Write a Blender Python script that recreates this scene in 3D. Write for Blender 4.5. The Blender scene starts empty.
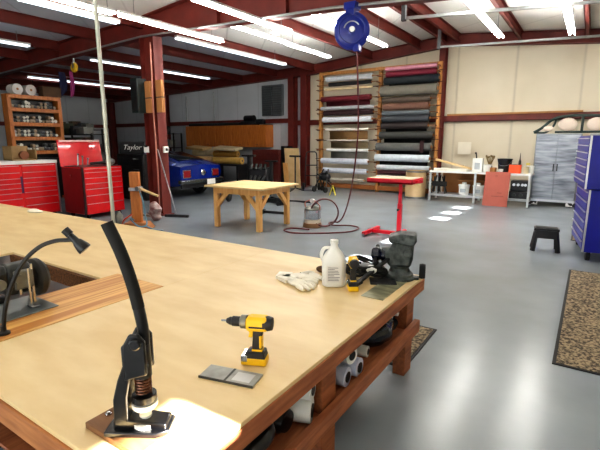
import bpy, bmesh, math, random
from mathutils import Vector, Matrix
R = random.Random(7)
C = bpy.context.scene.collection
PI = math.pi

# ------------------------------------------------------------------ materials
def lin(c):
    def f(v):
        v /= 255.0
        return v/12.92 if v <= .04045 else ((v+.055)/1.055)**2.4
    return (f(c[0]), f(c[1]), f(c[2]), 1.0)
MATS = {}
def mat(name, rgb, rough=.55, metal=0.0, var=.12, scale=6.0, bump=0.0, stretch=(1,1,1), rgb2=None, spec=.5, coat=0.0, thr=None, detail=4):
    if name in MATS: return MATS[name]
    m = bpy.data.materials.new(name); m.use_nodes = True
    nt = m.node_tree; N = nt.nodes; L = nt.links
    b = N['Principled BSDF']
    b.inputs['Roughness'].default_value = rough
    b.inputs['Metallic'].default_value = metal
    b.inputs['Specular IOR Level'].default_value = spec
    b.inputs['Coat Weight'].default_value = coat
    tc = N.new('ShaderNodeTexCoord'); mp = N.new('ShaderNodeMapping')
    mp.inputs['Scale'].default_value = stretch
    no = N.new('ShaderNodeTexNoise'); no.inputs['Scale'].default_value = scale; no.inputs['Detail'].default_value = detail
    rp = N.new('ShaderNodeValToRGB')
    a = lin(rgb)
    if rgb2 is None:
        lo = tuple(max(0, v*(1-var)) for v in a[:3])+(1,)
        hi = tuple(min(1, v*(1+var)) for v in a[:3])+(1,)
    else:
        lo, hi = a, lin(rgb2)
    rp.color_ramp.elements[0].color = lo; rp.color_ramp.elements[1].color = hi
    p0, p1 = thr or (.3, .7)
    rp.color_ramp.elements[0].position = p0; rp.color_ramp.elements[1].position = p1
    L.new(tc.outputs['Object'], mp.inputs['Vector']); L.new(mp.outputs[0], no.inputs['Vector'])
    L.new(no.outputs['Fac'], rp.inputs['Fac']); L.new(rp.outputs['Color'], b.inputs['Base Color'])
    if bump:
        bp = N.new('ShaderNodeBump'); bp.inputs['Strength'].default_value = bump; bp.inputs['Distance'].default_value = .02
        L.new(no.outputs['Fac'], bp.inputs['Height']); L.new(bp.outputs[0], b.inputs['Normal'])
    MATS[name] = m
    return m
def emis(name, rgb, strength):
    m = bpy.data.materials.new(name); m.use_nodes = True
    b = m.node_tree.nodes['Principled BSDF']
    b.inputs['Base Color'].default_value = lin(rgb)
    b.inputs['Emission Color'].default_value = lin(rgb)
    b.inputs['Emission Strength'].default_value = strength
    MATS[name] = m
    return m

# ------------------------------------------------------------------ mesh helpers
class MB:
    def __init__(s): s.bm = bmesh.new()
    def _add(s, verts, faces):
        vs = [s.bm.verts.new(v) for v in verts]
        for f in faces:
            try: s.bm.faces.new([vs[i] for i in f])
            except ValueError: pass
        return s
    def box(s, x0, x1, y0, y1, z0, z1):
        v = [(x, y, z) for x in (x0, x1) for y in (y0, y1) for z in (z0, z1)]
        return s._add(v, [(0,1,3,2),(4,6,7,5),(0,4,5,1),(2,3,7,6),(0,2,6,4),(1,5,7,3)])
    def obox(s, c, size, rot=(0,0,0)):
        from mathutils import Euler
        m = Matrix.Translation(c) @ Euler(rot).to_matrix().to_4x4()
        x, y, z = (q/2 for q in size)
        v = [tuple(m @ Vector((a*x, b*y, d*z))) for a in (-1,1) for b in (-1,1) for d in (-1,1)]
        return s._add(v, [(0,1,3,2),(4,6,7,5),(0,4,5,1),(2,3,7,6),(0,2,6,4),(1,5,7,3)])
    def beam(s, p, q, w, h, up=(0,0,1)):
        """rectangular bar from p to q, width w across, height h along up"""
        p, q = Vector(p), Vector(q); d = (q-p).normalized(); u = Vector(up)
        if abs(d.dot(u)) > .99: u = Vector((0,1,0))
        r = d.cross(u).normalized(); u = r.cross(d).normalized()
        v = []
        for e in (p, q):
            for a, b in ((-1,-1),(1,-1),(1,1),(-1,1)):
                v.append(tuple(e + r*a*w/2 + u*b*h/2))
        return s._add(v, [(3,2,1,0),(4,5,6,7),(0,1,5,4),(1,2,6,5),(2,3,7,6),(3,0,4,7)])
    def tube(s, pts, r, seg=10, closed=False, cap=True):
        pts = [Vector(p) for p in pts]; n = len(pts)
        rr = r if isinstance(r, (list, tuple)) else [r]*n
        rings = []; prev = None
        for i, p in enumerate(pts):
            if closed: t = pts[(i+1) % n]-pts[i-1]
            else: t = pts[min(i+1, n-1)]-pts[max(i-1, 0)]
            t = t.normalized()
            if prev is None:
                u = Vector((0,0,1)) if abs(t.z) < .9 else Vector((1,0,0))
                u = (u - t*u.dot(t)).normalized()
            else:
                u = prev - t*prev.dot(t)
                if u.length < 1e-6: u = Vector((1,0,0)) - t*t.x
                u.normalize()
            prev = u; w = t.cross(u)
            rings.append([s.bm.verts.new(p + (u*math.cos(2*PI*k/seg)+w*math.sin(2*PI*k/seg))*rr[i]) for k in range(seg)])
        m = n if closed else n-1
        for i in range(m):
            a, b = rings[i], rings[(i+1) % n]
            for k in range(seg):
                s.bm.faces.new((a[k], a[(k+1) % seg], b[(k+1) % seg], b[k]))
        if cap and not closed:
            s.bm.faces.new(rings[0][::-1]); s.bm.faces.new(rings[-1])
        return s
    def cyl(s, p, q, r, r2=None, seg=20): return s.tube([p, q], [r, r if r2 is None else r2], seg)
    def lathe(s, prof, c=(0,0,0), axis='z', seg=28):
        rings = []
        for (r, h) in prof:
            ring = []
            for k in range(seg):
                a = 2*PI*k/seg; x, y = max(r, 1e-4)*math.cos(a), max(r, 1e-4)*math.sin(a)
                v = {'z': (x, y, h), 'x': (h, x, y), 'y': (x, h, y)}[axis]
                ring.append(s.bm.verts.new((c[0]+v[0], c[1]+v[1], c[2]+v[2])))
            rings.append(ring)
        for a, b in zip(rings, rings[1:]):
            for k in range(seg): s.bm.faces.new((a[k], a[(k+1) % seg], b[(k+1) % seg], b[k]))
        s.bm.faces.new(rings[0][::-1]); s.bm.faces.new(rings[-1])
        return s
    def prism(s, poly, axis, a, b):
        """poly in the plane normal to axis: x->(y,z) y->(x,z) z->(x,y)"""
        def P(u, v, t): return {'x': (t, u, v), 'y': (u, t, v), 'z': (u, v, t)}[axis]
        n = len(poly)
        v = [P(*p, a) for p in poly]+[P(*p, b) for p in poly]
        f = [tuple(range(n))[::-1], tuple(range(n, 2*n))]+[(i, (i+1) % n, n+(i+1) % n, n+i) for i in range(n)]
        return s._add(v, f)
    def ball(s, c, r, seg=16, rings=10):
        rx, ry, rz = r if isinstance(r, (tuple, list)) else (r, r, r)
        m = Matrix.Translation(c) @ Matrix.Diagonal((rx, ry, rz, 1))
        bmesh.ops.create_uvsphere(s.bm, u_segments=seg, v_segments=rings, radius=1, matrix=m)
        return s
    def grid(s, fn, nu, nv):
        vs = [[s.bm.verts.new(fn(i/nu, j/nv)) for j in range(nv+1)] for i in range(nu+1)]
        for i in range(nu):
            for j in range(nv): s.bm.faces.new((vs[i][j], vs[i+1][j], vs[i+1][j+1], vs[i][j+1]))
        return s
    def rot(s, ang, axis='Z', c=(0,0,0)):
        bmesh.ops.rotate(s.bm, verts=s.bm.verts, cent=c, matrix=Matrix.Rotation(ang, 3, axis)); return s
    def move(s, v):
        bmesh.ops.translate(s.bm, verts=s.bm.verts, vec=v); return s
def put(mb, name, m, parent=None, loc=None, rz=0, bevel=0, smooth=True, solid=0, label=None, ang=35):
    bmesh.ops.recalc_face_normals(mb.bm, faces=mb.bm.faces)
    me = bpy.data.meshes.new(name); mb.bm.to_mesh(me); mb.bm.free()
    me.materials.append(m)
    if smooth:
        for p in me.polygons: p.use_smooth = True
        me.set_sharp_from_angle(angle=math.radians(ang))
    o = bpy.data.objects.new(name, me); C.objects.link(o)
    if parent is not None: o.parent = parent
    if loc is not None: o.location = loc
    if rz: o.rotation_euler = (0, 0, rz)
    if solid:
        md = o.modifiers.new('solid', 'SOLIDIFY'); md.thickness = solid
    if bevel:
        md = o.modifiers.new('bevel', 'BEVEL'); md.width = bevel; md.segments = 2; md.limit_method = 'ANGLE'; md.angle_limit = math.radians(40)
    if label: o['label'] = label
    return o
def tag(o, label, cat, group=None, kind=None):
    o['label'] = label; o['category'] = cat
    if group: o['group'] = group
    if kind: o['kind'] = kind
    return o
def thing(name, label, cat, loc=(0,0,0), rz=0, group=None):
    o = bpy.data.objects.new(name, None); C.objects.link(o)
    o.empty_display_size = .1
    o.location = loc; o.rotation_euler = (0, 0, rz)
    return tag(o, label, cat, group)
def struct(mb, name, m, label=None, **k):
    o = put(mb, name, m, **k); o['kind'] = 'structure'
    if label: o['label'] = label
    return o
def dup(root, loc, label=None, rz=None):
    r = root.copy(); C.objects.link(r); r.location = loc
    if rz is not None: r.rotation_euler = (0, 0, rz)
    if label: r['label'] = label
    for ch in list(root.children):
        c = ch.copy(); C.objects.link(c); c.parent = r
        for g in list(ch.children):
            d = g.copy(); C.objects.link(d); d.parent = c
    return r
def text(body, name, m, parent, loc, rot, size, shear=0, ext=.001):
    cu = bpy.data.curves.new(name, 'FONT'); cu.body = body; cu.size = size; cu.shear = shear; cu.extrude = ext
    cu.align_x = 'CENTER'; cu.align_y = 'CENTER'; cu.materials.append(m)
    tmp = bpy.data.objects.new(name, cu); C.objects.link(tmp)
    me = bpy.data.meshes.new_from_object(tmp.evaluated_get(bpy.context.evaluated_depsgraph_get()))
    bpy.data.objects.remove(tmp)
    o = bpy.data.objects.new(name, me); C.objects.link(o); o.parent = parent; o.location = loc; o.rotation_euler = rot
    return o
def arc(pts, n=8):
    """Catmull-Rom through pts"""
    P = [Vector(p) for p in pts]; out = []
    for i in range(len(P)-1):
        a = P[i-1] if i else P[0]*2-P[1]; b, c = P[i], P[i+1]; d = P[i+2] if i+2 < len(P) else c*2-b
        for k in range(n):
            t = k/n
            out.append(.5*((2*b)+(c-a)*t+(2*a-5*b+4*c-d)*t*t+(3*b-a-3*c+d)*t**3))
    out.append(P[-1]); return out

# palette
red_steel = mat('oxide red steel', (104, 36, 28), .55, var=.25, scale=3)
cream = None
ply = mat('plywood top', (216, 186, 132), .42, rgb2=(232, 208, 160), scale=2.2, stretch=(1, 3, 1), bump=.04)
ply_pale = mat('pale plywood', (205, 175, 125), .6, rgb2=(225, 198, 150), scale=3, stretch=(1, 4, 1))
fir = mat('fir lumber', (120, 66, 36), .6, rgb2=(165, 98, 56), scale=4, stretch=(8, 1, 8), bump=.15)
fir_y = mat('fir lumber lengthwise', (134, 76, 46), .6, rgb2=(182, 114, 72), scale=4, stretch=(8, 1, 8), bump=.15)
fir_x = mat('fir lumber crosswise', (150, 92, 48), .6, rgb2=(192, 130, 78), scale=4, stretch=(1, 8, 8), bump=.15)
pine = mat('yellow pine', (206, 150, 84), .5, rgb2=(228, 182, 116), scale=3, stretch=(6, 6, 1))
plank_m = mat('pine planks', (188, 126, 60), .45, rgb2=(226, 180, 108), scale=3, stretch=(9, .35, 1), bump=.06, thr=(.4, .62))
oak = mat('honey oak', (158, 88, 32), .45, rgb2=(192, 118, 50), scale=3, stretch=(8, 8, 1))
timber = mat('rack timber', (176, 118, 58), .6, rgb2=(208, 152, 88), scale=4, stretch=(6, 6, 1))
chipb = mat('rough chipboard', (70, 40, 20), .95, rgb2=(126, 82, 44), scale=60, bump=.8)
black = mat('black paint', (16, 16, 18), .38, var=.3)
black_gl = mat('gloss black', (9, 9, 12), .3, var=.3, coat=.3)
black_rub = mat('black rubber', (20, 20, 20), .75, var=.3)
dark_pl = mat('dark plastic', (28, 28, 31), .5, var=.3)
white_pl = mat('white plastic', (232, 232, 226), .4, var=.04)
white_p = mat('white paint', (225, 225, 222), .45, var=.05)
red_pt = mat('red toolbox enamel', (205, 16, 26), .28, var=.08, coat=.4)
red_dk = mat('dark red enamel', (120, 10, 16), .35, var=.1)
red_bar = mat('red painted tube', (214, 24, 48), .35, var=.08)
chrome = mat('chrome', (205, 208, 212), .16, 1.0, var=.05)
steel = mat('bare steel', (150, 152, 155), .35, 1.0, var=.15, scale=20)
galv = mat('galvanised tube', (168, 172, 172), .45, .8, var=.12, scale=14)
alu = mat('aluminium trim', (205, 207, 210), .3, .9, var=.06)
blue_en = mat('blue enamel', (3, 18, 150), .35, var=.08, coat=.1)
blue_pl = mat('blue reel paint', (8, 36, 136), .35, var=.12, coat=.2)
yellow = mat('tool yellow', (246, 196, 22), .42, var=.05)
card = mat('cardboard', (158, 108, 62), .8, var=.1, scale=3)
tan_board = mat('tan board', (150, 98, 52), .7, rgb2=(178, 122, 70), scale=3)
grey_iron = mat('grey cast iron', (70, 74, 72), .5, .35, var=.3, scale=12, bump=.1)
clear_wrap = mat('frosted poly wrap', (205, 212, 232), .3, var=.08, scale=9, bump=.2)

# ------------------------------------------------------------------ the building
XL, XR, YF, YB = -21.0, 3.4, -4.0, 14.0
def roof(X):
    P = [(-22, 3.86), (-8.6, 4.33), (-3.78, 4.76), (5, 3.98)]
    for (a, za), (b, zb) in zip(P, P[1:]):
        if X <= b: return za+(zb-za)*(X-a)/(b-a)
    return P[-1][1]

# floor
fm = mat('grey epoxy floor', (132, 139, 144), .24, rgb2=(144, 152, 158), scale=1.3, detail=8, spec=.5)
b = fm.node_tree.nodes['Principled BSDF']
struct(MB().box(XL-.2, XR+.2, YF-.2, YB+.2, -.15, 0), 'floor', fm, smooth=False)

# insulated wall: cream vinyl with soft vertical seams
def wallmat(name, rgb, rgb2, seam=1.6, off=0.0):
    m = mat(name, rgb, .5, rgb2=rgb2, scale=.7, detail=3)
    nt = m.node_tree; N = nt.nodes; L = nt.links
    b = N['Principled BSDF']; rp = [n for n in N if n.type == 'VALTORGB'][0]; tc = [n for n in N if n.type == 'TEX_COORD'][0]
    sp = N.new('ShaderNodeSeparateXYZ'); L.new(tc.outputs['Object'], sp.inputs[0])
    ad = N.new('ShaderNodeMath'); ad.operation = 'ADD'; L.new(sp.outputs['X'], ad.inputs[0]); L.new(sp.outputs['Y'], ad.inputs[1])
    dv = N.new('ShaderNodeMath'); dv.operation = 'DIVIDE'; dv.inputs[1].default_value = seam; L.new(ad.outputs[0], dv.inputs[0])
    fr = N.new('ShaderNodeMath'); fr.operation = 'FRACT'; L.new(dv.outputs[0], fr.inputs[0])
    sb = N.new('ShaderNodeMath'); sb.operation = 'SUBTRACT'; sb.inputs[1].default_value = .5; L.new(fr.outputs[0], sb.inputs[0])
    ab = N.new('ShaderNodeMath'); ab.operation = 'ABSOLUTE'; L.new(sb.outputs[0], ab.inputs[0])
    rr = N.new('ShaderNodeMapRange'); rr.inputs['From Min'].default_value = 0; rr.inputs['From Max'].default_value = .03
    rr.inputs['To Min'].default_value = .8; rr.inputs['To Max'].default_value = 1.0
    L.new(ab.outputs[0], rr.inputs['Value'])
    mx = N.new('ShaderNodeMixRGB'); mx.blend_type = 'MULTIPLY'; mx.inputs[0].default_value = 1
    L.new(rp.outputs[0], mx.inputs[1]); L.new(rr.outputs[0], mx.inputs[2]); L.new(mx.outputs[0], b.inputs['Base Color'])
    bp = N.new('ShaderNodeBump'); bp.inputs['Strength'].default_value = .5; bp.inputs['Distance'].default_value = .05
    L.new(rr.outputs[0], bp.inputs['Height']); L.new(bp.outputs[0], b.inputs['Normal'])
    return m
cream = wallmat('cream vinyl wall insulation', (214, 204, 180), (226, 217, 196))
grey_w = wallmat('grey liner wall', (192, 196, 200), (206, 210, 214), 1.1)
white_c = wallmat('white vinyl roof insulation', (226, 226, 220), (240, 239, 234), 1.5)
shaded_c = wallmat('shade tinted roof insulation', (186, 192, 204), (202, 208, 218), 1.5)  # white insulation tinted bluish grey, painting in the dim bay's shade
struct(MB().box(-9.2, XR+.2, YB, YB+.2, 0, 4.9), 'wall_back', cream, smooth=False)
struct(MB().box(XL-.2, -9.2, YB, YB+.2, 0, 4.6), 'wall_back.001', grey_w, smooth=False)
struct(MB().box(XL-.2, XL, YF, YB, 0, 4.2), 'wall_left', grey_w, smooth=False)
# right wall with a strip of high panes (sun comes through these)
WZ0, WZ1 = 2.65, 2.87
panes = [(.7, 1.16), (5.6, 6.0), (6.9, 7.3), (9.55, 10.0), (10.45, 10.92), (11.4, 11.9)]
mb = MB().box(XR, XR+.15, YF, YB, 0, WZ0).box(XR, XR+.15, YF, YB, WZ1, 4.6)
ys = [YF]+[v for p in panes for v in p]+[YB]
for i in range(0, len(ys), 2): mb.box(XR, XR+.15, ys[i], ys[i+1], WZ0, WZ1)

struct(mb, 'wall_right', cream, smooth=False)
# wall behind the viewer with a wide open bay door
mb = MB().box(XL, -9.0, YF-.2, YF, 0, 4.9).box(2.9, XR, YF-.2, YF, 0, 4.9).box(-9.0, 2.9, YF-.2, YF, 3.5, 4.9)
struct(mb, 'wall_front', cream, smooth=False)
struct(MB().box(-14, 10, YF-16, YF-.2, -.12, -.02), 'ground', mat('concrete apron', (150, 148, 142), .8, scale=2), smooth=False)
# ceiling
px_ = [-21.2, -8.6, -3.78, 3.6]
mb = MB()
for a, c in zip(px_, px_[1:]):
    za, zc = roof(a), roof(c)
    mb.prism([(a, za), (c, zc), (c, zc+.12), (a, za+.12)], 'y', YF-.2, YB+.2)
    if a < -20: struct(mb, 'ceiling.001', shaded_c, smooth=False); mb = MB()
struct(mb, 'ceiling', white_c, smooth=False)
# purlins (C sections run along the building)
for X in (-20.2, -18.6, -17.0, -15.4, -13.6, -11.9, -10.2, -8.55, -6.35, -4.75, -3.95, -3.6, -1.95, -.42, 1.2, 2.8):
    z = roof(X)
    mb = MB().box(-.012, .012, YF, YB, -.24, 0).box(-.012, .07, YF, YB, -.24, -.225).box(-.012, .07, YF, YB, -.015, 0)
    struct(mb, 'roof_beam', red_steel, loc=(X, 0, z-.003), smooth=False)
# main frame rafter
Y1 = 6.6
def zb(X):
    P = [(-21, 3.42), (-15.4, 3.66), (-8.4, 3.9), (-3.7, 3.76), (-2.2, 3.66), (3.4, 3.3)]
    for (a, za), (b_, zc) in zip(P, P[1:]):
        if X <= b_: return za+(zc-za)*(X-a)/(b_-a)
xs = [-21, -15.4, -8.6, -8.4, -3.78, -2.2, 3.4]
mb = MB(); low = [(x, zb(x)) for x in xs]; top = [(x, roof(x)-.03) for x in xs]
mb.prism(low+top[::-1], 'y', Y1-.008, Y1+.008)
for row, s in ((low, 1), (top, -1)):
    for (a, za), (c, zc) in zip(row, row[1:]):
        mb.prism([(a, za), (c, zc), (c, zc+.02*s), (a, za+.02*s)], 'y', Y1-.12, Y1+.12)
for x in (-12, -6.2, -4.6, -2.9, -.5):
    mb.box(x-.006, x+.006, Y1-.1, Y1+.1, zb(x), roof(x)-.03)
struct(mb, 'roof_beam', red_steel, smooth=False)
# end wall rafter
mb = MB(); xs = [-21, -8.6, -3.78, 3.4]
low = [(x, roof(x)-.34) for x in xs]; top = [(x, roof(x)-.02) for x in xs]
mb.prism(low+top[::-1], 'y', YB-.18, YB-.165)
for row, s in ((low, 1), (top, -1)):
    for (a, za), (c, zc) in zip(row, row[1:]):
        mb.prism([(a, za), (c, zc), (c, zc+.02*s), (a, za+.02*s)], 'y', YB-.28, YB-.04)
struct(mb, 'roof_beam', red_steel, smooth=False)
# columns
def hcol(loc, d, w, h, along='x'):
    mb = MB().box(-d/2, d/2, -.008, .008, 0, h).box(-d/2, -d/2+.018, -w/2, w/2, 0, h).box(d/2-.018, d/2, -w/2, w/2, 0, h).box(-d/2-.05, d/2+.05, -w/2-.04, w/2+.04, 0, .02)
    if along == 'y': mb.rot(PI/2)
    return struct(mb, 'column', red_steel, loc=loc, smooth=False)
hcol((-8.28, Y1, 0), .46, .24, 3.9)
hcol((-9.4, 13.72, 0), .3, .24, 3.95, 'y')
hcol((-8.85, 13.72, 0), .3, .24, 3.98, 'y')
hcol((-3.97, 13.74, 0), .3, .17, 4.42, 'y')
hcol((-20.6, 13.72, 0), .3, .24, 3.55, 'y')
hcol((-16.4, 13.72, 0), .2, .2, 3.7, 'y')
# girts
struct(MB().box(-9.3, XR, 13.86, 14.0, 2.24, 2.26).box(-9.3, XR, 13.86, 13.875, 2.24, 2.42).box(-9.3, XR, 13.86, 14.0, 2.4, 2.42), 'trim_1', red_steel, smooth=False)
struct(MB().box(XL, -9.5, 13.86, 14.0, 2.34, 2.5), 'trim_2', red_steel, smooth=False)
struct(MB().box(XL, XL+.14, YF, 13.8, 2.3, 2.46), 'trim_3', red_steel, smooth=False)
# sun panes' thin mullion frames
alum_dark = mat('pane frame', (120, 120, 120), .5)
for (a, c) in panes:
    struct(MB().box(XR+.05, XR+.09, a, a+.02, WZ0, WZ1).box(XR+.05, XR+.09, c-.02, c, WZ0, WZ1), 'window_1', alum_dark, smooth=False)

# ------------------------------------------------------------------ lights (fluorescent strips)
tube_on = emis('lit tube', (255, 252, 247), 34.0)
tube_mid = emis('weak tube', (200, 208, 216), 3.5)
tube_far = emis('bright tube', (255, 252, 246), 78.0)
tube_fill = emis('fill tube', (255, 252, 247), 13.0)  # for the out-of-view strips added to lift the lighting
fix_w = mat('white fixture', (215, 215, 212), .4, var=.04)
def strip(X, y0, y1, z, on, label, drop=.12):
    t = thing('fluorescent_light', label, 'ceiling light', (X, (y0+y1)/2, z), 0, 'strip lights under the roof')
    h = (y1-y0)/2
    put(MB().prism([(-.05, .022), (.05, .022), (.035, .07), (-.035, .07)], 'y', -h, h), 'housing', fix_w, t, smooth=False)
    for s in (-1, 1):
        put(MB().cyl((s*.045, -h+.03, 0), (s*.045, h-.03, 0), .019, seg=10), 'tube', (tube_mid, tube_on, tube_far, tube_fill)[on], t)
    for s in (-1, 1):
        zt = roof(X)-z-.05
        put(MB().cyl((0, s*h*.75, .07), (0, s*h*.75, zt), .006, seg=6), 'hanger', steel, t)
    return t
strip(-5.08, 4.85, 7.35, 3.72, 1, 'lit strip light passing under the main rafter, next to the blue hose reel')
strip(-6.72, 4.75, 7.2, 3.72, 1, 'lit strip light passing under the rafter just right of the red column')
strip(-6.75, 2.25, 4.7, 3.72, 1, 'lit strip light hung end to end before the one at the red column')
strip(-6.42, 7.05, 9.15, 4.0, 1, 'lit strip light just behind the main rafter')
strip(-6.48, 9.2, 11.3, 4.0, 2, 'lit strip light nearest the left fabric rack')
strip(-4.62, 7.1, 10.9, 4.02, 2, 'lit strip light behind the blue hose reel')
strip(-2.0, 7.4, 11.35, 4.0, 2, 'lit strip light right of the roof ridge')
strip(-.64, 8.0, 11.9, 4.0, 2, 'lit strip light farthest right in the hall')
strip(-1.6, .2, 4.2, 3.9, 3, 'added unseen strip light over the big plywood table')  # this and the next two are unseen strips added for extra light
strip(-4.2, -.6, 3.2, 3.9, 3, 'added unseen strip light over the left half of the big plywood table')
strip(1.2, 2.0, 6.0, 3.8, 3, 'added unseen strip light over the speckled mats')
strip(-7.35, 3.5, 5.2, 3.76, 0, 'dim strip light at the upper left corner of the hall')
strip(-11.4, 3.4, 5.6, 3.88, 0, 'dim strip light over the parts rack')
strip(-8.15, 7.2, 11.5, 3.97, 0, 'long dim strip light along the bay edge behind the red column')
strip(-12.2, 7.6, 12.3, 3.94, 0, 'dim strip light in the middle of the dark bay')
strip(-16.9, 8.1, 13.2, 3.88, 0, 'dim strip light deepest in the dark bay')

# ------------------------------------------------------------------ big layout table
TZ = .72
t = thing('layout_table', 'huge plywood topped workshop table on red-brown lumber framing filling the front', 'work table', (-.93, .64, 0))
def tb(mb, x0, x1, y0, y1, z0, z1): mb.box(x0+.93, x1+.93, y0-.64, y1-.64, z0, z1)
mb = MB(); z0 = TZ-.02
HX0, HX1, HY0, HY1 = -4.2, -2.86, .98, 1.72
tb(mb, -2.34, -.93, .64, 3.06, z0, TZ); tb(mb, -2.86, -2.34, 1.85, 3.06, z0, TZ)
tb(mb, -7.7, -2.86, HY1, 3.06, z0, TZ); tb(mb, -7.7, -2.86, .64, HY0, z0, TZ); tb(mb, -7.7, HX0, HY0, HY1, z0, TZ)
put(mb, 'tabletop', ply, t, smooth=False, bevel=.003)
mb = MB(); tb(mb, -2.857, -2.343, .65, 1.847, TZ-.03, TZ+.001)
put(mb, 'plank_insert', plank_m, t, smooth=False, label='lengthwise pine planks let into the top')
mb = MB(); tb(mb, HX0, HX1, HY1-.03, HY1, TZ-.13, TZ-.02); tb(mb, HX1, HX1+.03, HY0, HY1, TZ-.13, TZ-.03); tb(mb, HX0, HX1, HY0, HY0+.03, TZ-.13, TZ-.02)
put(mb, 'cutout_edge', chipb, t, smooth=False, label='rough brown edge of the cut opening')
mb = MB(); tb(mb, -.965, -.925, .64, 3.06, TZ-.105, TZ-.02); put(mb, 'apron', fir_y, t, smooth=False, bevel=.004)
mb = MB(); tb(mb, -7.7, -.97, .63, .67, TZ-.12, TZ-.02); put(mb, 'apron', fir_x, t, smooth=False, bevel=.004)
mb = MB(); tb(mb, -7.7, -.97, 3.03, 3.065, TZ-.14, TZ-.02); put(mb, 'apron', fir_x, t, smooth=False, bevel=.004)
for (x, y) in ((-1.02, 2.92), (-1.02, 1.74), (-1.02, .76), (-3.2, 2.92), (-3.2, .76), (-5.4, 2.92), (-7.5, 2.92), (-7.5, .76), (-5.4, .76)):
    mb = MB(); tb(mb, x-.045, x+.045, y-.07, y+.07, 0, TZ-.02); put(mb, 'leg', fir, t, smooth=False, bevel=.004)
mb = MB(); tb(mb, -.965, -.925, .7, 3.0, .31, .4); put(mb, 'shelf_rail', fir_y, t, smooth=False, bevel=.004)
mb = MB(); tb(mb, -2.6, -.965, .7, 2.98, .345, .365); put(mb, 'lower_shelf', fir_y, t, smooth=False)
mb = MB(); tb(mb, -2.62, -2.6, .7, 2.98, .0, TZ-.02); put(mb, 'divider', chipb, t, smooth=False)
mb = MB(); tb(mb, -1.35, -.98, 1.05, 1.09, .365, .52); put(mb, 'shelf_block', fir_x, t, smooth=False, bevel=.004)

# things under the table
PLASTIC = [clear_wrap, white_pl]
def roll_tube(p, q, r, m, name, label, group, inner=.55):
    d = (Vector(q)-Vector(p)); L_ = d.length
    o = thing(name, label, 'roll', p, 0, group)
    q2 = tuple(d)
    put(MB().cyl((0,0,0), q2, r), 'sheet', m, o)
    e = d.normalized()
    for (c, s) in ((Vector((0,0,0)), -1), (d, 1)):
        put(MB().cyl(tuple(c-e*.001*-s), tuple(c+e*.004*s), r*inner), 'core', dark_pl, o)
    return o
for (p, q, r, lab) in (
    ((-1.5, 1.40, .425), (-.99, 1.6, .425), .06, 'white plastic roll lowest of the pair before the middle table leg'),
    ((-1.5, 1.46, .535), (-.985, 1.6, .535), .05, 'white plastic roll uppermost of the pair before the middle table leg'),
    ((-1.6, 1.93, .42), (-.99, 1.97, .42), .055, 'white wrapped roll next behind the middle table leg'),
    ((-1.6, 2.07, .42), (-.98, 2.1, .42), .055, 'white wrapped roll second behind the middle table leg'),
    ((-1.6, 2.12, .525), (-.99, 2.02, .525), .05, 'bluish white roll lying across two rolls on the shelf'),
    ((-1.6, 2.22, .42), (-1.02, 2.3, .42), .035, 'slim white roll beside the black bag on the shelf'),
    ((-1.5, 2.62, .56), (-.99, 2.72, .565), .05, 'pale plastic roll on top of the black bag')):
    roll_tube(p, q, r, clear_wrap if 'white' in lab and 'wrapped' in lab else white_pl, 'plastic_roll', lab, 'plastic rolls on the table shelf')
bag_m = mat('black glossy bag film', (22, 24, 30), .15, var=.3, scale=14, bump=.6)
mb = MB().ball((0, 0, .1), (.21, .2, .115), 24, 16)
for v in mb.bm.verts:
    n = math.sin(v.co.x*31+v.co.y*23)*math.sin(v.co.z*37+v.co.y*19)*.018
    v.co += v.co.normalized()*n; v.co.z = max(v.co.z, 0)
tag(put(mb, 'plastic_bag', bag_m, loc=(-1.16, 2.52, .365)), 'crumpled glossy black plastic bag on the table shelf', 'bag')
mb = MB().tube([(.09*math.cos(a), .09*math.sin(a), .09) for a in [2*PI*k/24 for k in range(24)]], .025, 10, closed=True).rot(PI/2, 'Y', (0, 0, .09))
tag(put(mb, 'wheel_ring', black_rub, loc=(-1.06, 2.8, .385)), 'black rubber ring beside the far table leg on the shelf', 'ring')
pts = arc([(-.1, -.1, .05), (0, .02, .06), (.12, 0, .07), (.16, .12, .12), (.05, .2, .1)], 6)
o = tag(put(MB().tube(pts, .04, 12), 'hose_pipe', black_gl, loc=(-1.18, 1.16, .365)), 'bent glossy black pipe lying on the front of the shelf', 'pipe')
pts = arc([(0, 0, .045), (.06, .1, .05), (.1, .14, .1), (.02, .22, .15)], 6)
tag(put(MB().tube(pts, .045, 12), 'hose_pipe', black_gl, loc=(-1.28, 1.28, .365)), 'black pipe elbow piled behind the bent pipe on the shelf', 'pipe')
tag(put(MB().lathe([(.001, -.04), (.06, -.035), (.075, 0), (.06, .035), (.001, .04)], (0, 0, .075), 'x'), 'caster_wheel', black_gl, loc=(-1.06, 1.16, .365)), 'glossy black wheel at the front end of the shelf', 'wheel')
tag(put(MB().lathe([(.001, -.04), (.05, -.035), (.065, 0), (.05, .035), (.001, .04)], (0, 0, .065), 'x'), 'caster_wheel', black_gl, loc=(-1.07, 1.46, .365)), 'glossy black wheel lying beside the two plastic rolls', 'wheel')
tag(put(MB().ball((0, 0, .13), (.24, .2, .13)), 'cloth_bundle', mat('dark plum cloth', (50, 16, 26), .9), loc=(-1.75, 1.7, .365)), 'dark plum cloth bundle deep on the shelf', 'cloth')
tag(put(MB().box(-.25, .25, -.3, .3, 0, .26), 'storage_box', black, loc=(-2.1, 2.4, .365), bevel=.01), 'black storage box deep on the shelf behind the rolls', 'box')

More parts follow.
